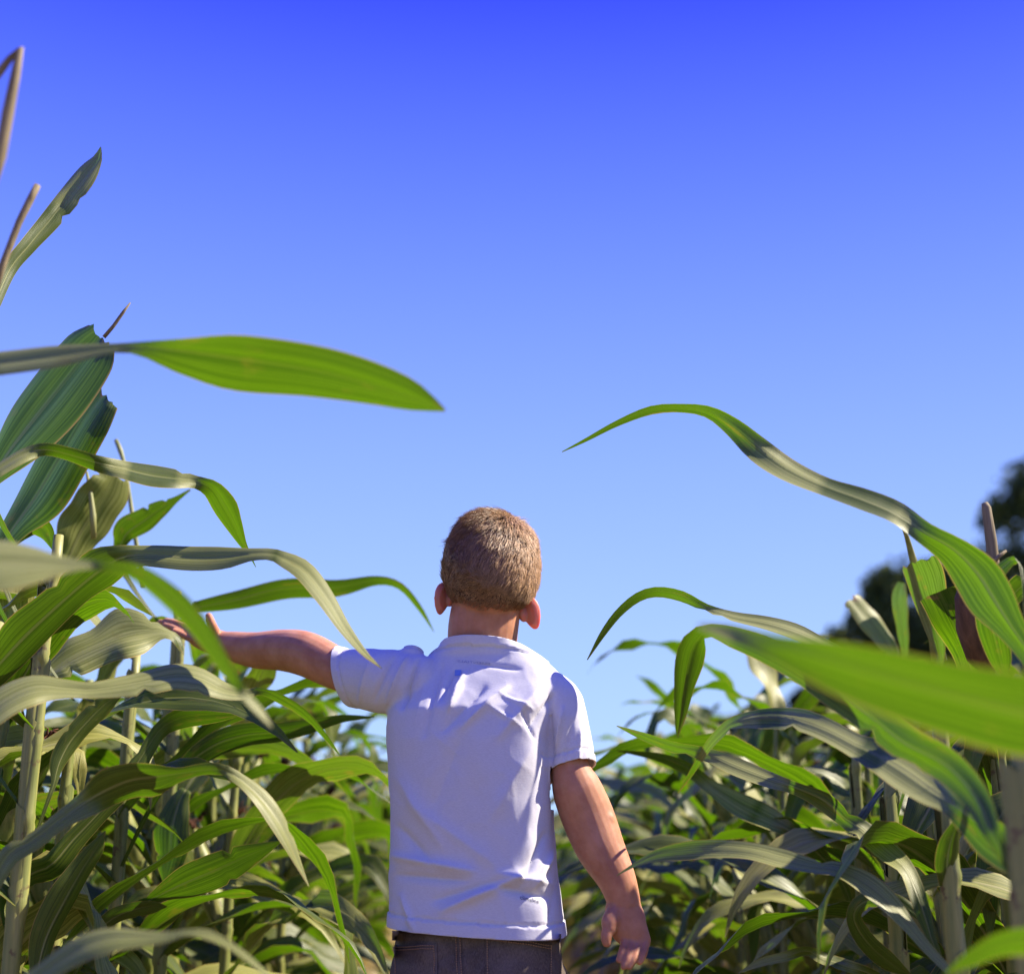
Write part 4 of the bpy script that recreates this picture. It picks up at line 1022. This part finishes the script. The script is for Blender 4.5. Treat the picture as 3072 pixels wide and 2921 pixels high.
def onto(bv, px, py, off):
    d = (P(px, py, 2.0) - cam.location).normalized()
    loc, nrm, i, dist = bv.ray_cast(cam.location - BL + d * 1.0, d, 3)
    if loc is None: return Q(px, py, 1.93)
    return loc - Vector((0, off, 0)) if nrm.y > 0 else loc + nrm * off
def patch(bv, quad, off, nx=14, ny=12, rim=.0012):
    """cloth patch laid over a garment: quad of photo pixels, clockwise from top left"""
    V = []; Fc = []
    (ax, ay), (bx_, by_), (cx, cy), (dx, dy) = quad
    for j in range(ny + 1):
        t = j / ny
        for i in range(nx + 1):
            s = i / nx
            px = (ax * (1 - s) + bx_ * s) * (1 - t) + (dx * (1 - s) + cx * s) * t
            py = (ay * (1 - s) + by_ * s) * (1 - t) + (dy * (1 - s) + cy * s) * t
            e = i in (0, nx) or j in (0, ny)
            V.append(onto(bv, px, py, off - (rim if e else 0)))
    for j in range(ny):
        for i in range(nx):
            a = j * (nx + 1) + i; Fc.append((a, a + 1, a + nx + 2, a + nx + 1))
    return V, Fc
def stitches(bv, pts, off, step=7, rad=.0007):
    g_ = Geo()
    for (x0, y0), (x1, y1) in zip(pts[:-1], pts[1:]):
        L_ = math.hypot(x1 - x0, y1 - y0); k = max(1, int(L_ / step))
        for q in range(k):
            a = q / k; b = (q + .62) / k
            g_.add(*tube([onto(bv, x0 + (x1 - x0) * a, y0 + (y1 - y0) * a, off), onto(bv, x0 + (x1 - x0) * b, y0 + (y1 - y0) * b, off)], [rad, rad], 5))
    return g_
for quad in ([(1182, 2834), (1312, 2828), (1316, 2990), (1190, 2990)], [(1456, 2800), (1655, 2830), (1652, 2990), (1456, 2990)]):
    v, f = patch(tbvh, quad, .0030)
    pk = put('pocket', mesh_from('pocket', v, f, mats=[M['denim']]), trousers)
    (ax, ay), (bx_, by_), (cx, cy), (dx, dy) = quad
    for o_ in (7, 15):
        g_ = stitches(tbvh, [(ax + 4, ay + o_), (bx_ - 4, by_ + o_)], .0040)
        put('stitching', mesh_from('stitching', g_.V, g_.F, mats=[M['stitch']]), pk)
    g_ = stitches(tbvh, [(bx_ - 7, by_ + 8), (cx - 7, cy)], .0040); put('stitching', mesh_from('stitching', g_.V, g_.F, mats=[M['stitch']]), pk)
    g_ = stitches(tbvh, [(ax + 7, ay + 8), (dx + 7, dy)], .0040); put('stitching', mesh_from('stitching', g_.V, g_.F, mats=[M['stitch']]), pk)
v, f = patch(tbvh, [(1366, 2796), (1384, 2796), (1390, 2990), (1372, 2990)], .0022, 3, 20); put('seam', mesh_from('seam', v, f, mats=[M['denim']]), trousers)
for xx in (1369, 1381):
    g_ = stitches(tbvh, [(xx, 2796), (xx + 6, 2980)], .0030); put('stitching', mesh_from('stitching', g_.V, g_.F, mats=[M['stitch']]), trousers)
v, f = patch(tbvh, [(1176, 2790), (1684, 2800), (1684, 2826), (1176, 2820)], .0016, 40, 3); put('waistband', mesh_from('waistband', v, f, mats=[M['denim']]), trousers)
# shoes
for sx in (-1, 1):
    g_ = Geo(); g_.limb([(sx * .062, -.02, .036), (sx * .064, .03, .044), (sx * .068, .09, .034), (sx * .070, .125, .028)], [(.030, .034), (.033, .042), (.036, .030), (.031, .022)], 18)
    g_.limb([(sx * .062, .015, .05), (sx * .062, .015, .10)], [.038, .036], 16)
    s_me = fuse(g_, .004, 3, 'shoe'); s_me.materials.append(M['shoe'])
    for v in s_me.vertices: v.co.z = max(v.co.z, .012)
    so_ = put('shoe', s_me, boy)
    g2 = Geo(); g2.rings([(sx * .066, .05, -.004, .040, .105), (sx * .066, .05, .016, .041, .107)], 28, 2.6)
    put('sole', mesh_from('sole', g2.V, g2.F, mats=[M['sole']]), so_)

# ---- prints on the shirt
def print_text(name, body, px0, px1, py0, py1, hgt, m, off=.0006, mirror=False):
    cu = bpy.data.curves.new('t', 'FONT'); cu.body = body; cu.size = 1; cu.resolution_u = 3
    o = bpy.data.objects.new('t', cu); col.objects.link(o)
    dg = bpy.context.evaluated_depsgraph_get(); me = bpy.data.meshes.new_from_object(o.evaluated_get(dg))
    bpy.data.objects.remove(o)
    bm2 = bmesh.new(); bm2.from_mesh(me)
    bmesh.ops.subdivide_edges(bm2, edges=[e for e in bm2.edges if e.calc_length() > .25], cuts=1)
    xs_ = [v.co.x for v in bm2.verts]; x0, x1 = min(xs_), max(xs_)
    for v in bm2.verts:
        s = (v.co.x - x0) / (x1 - x0)
        if mirror: s = 1 - s
        v.co = onto(sbvh, px0 + (px1 - px0) * s, py0 + (py1 - py0) * s - v.co.y * hgt, off)
    out = bpy.data.meshes.new(name); bm2.to_mesh(out); bm2.free(); out.materials.append(M[m])
    return put(name, out, shirt)
print_text('hem_lettering', 'climalite', 1560, 1616, 2696, 2709, 17, 'print')
print_text('neck_lettering', 'ESSENTIALS', 1373, 1470, 1986, 1994, 10, 'print_faint', mirror=True)
v, f = patch(sbvh, [(1365, 2009), (1384, 2010), (1384, 2026), (1365, 2028)], .0006, 4, 4, 0); put('square_print', mesh_from('square_print', v, f, mats=[M['print_blue']]), shirt)
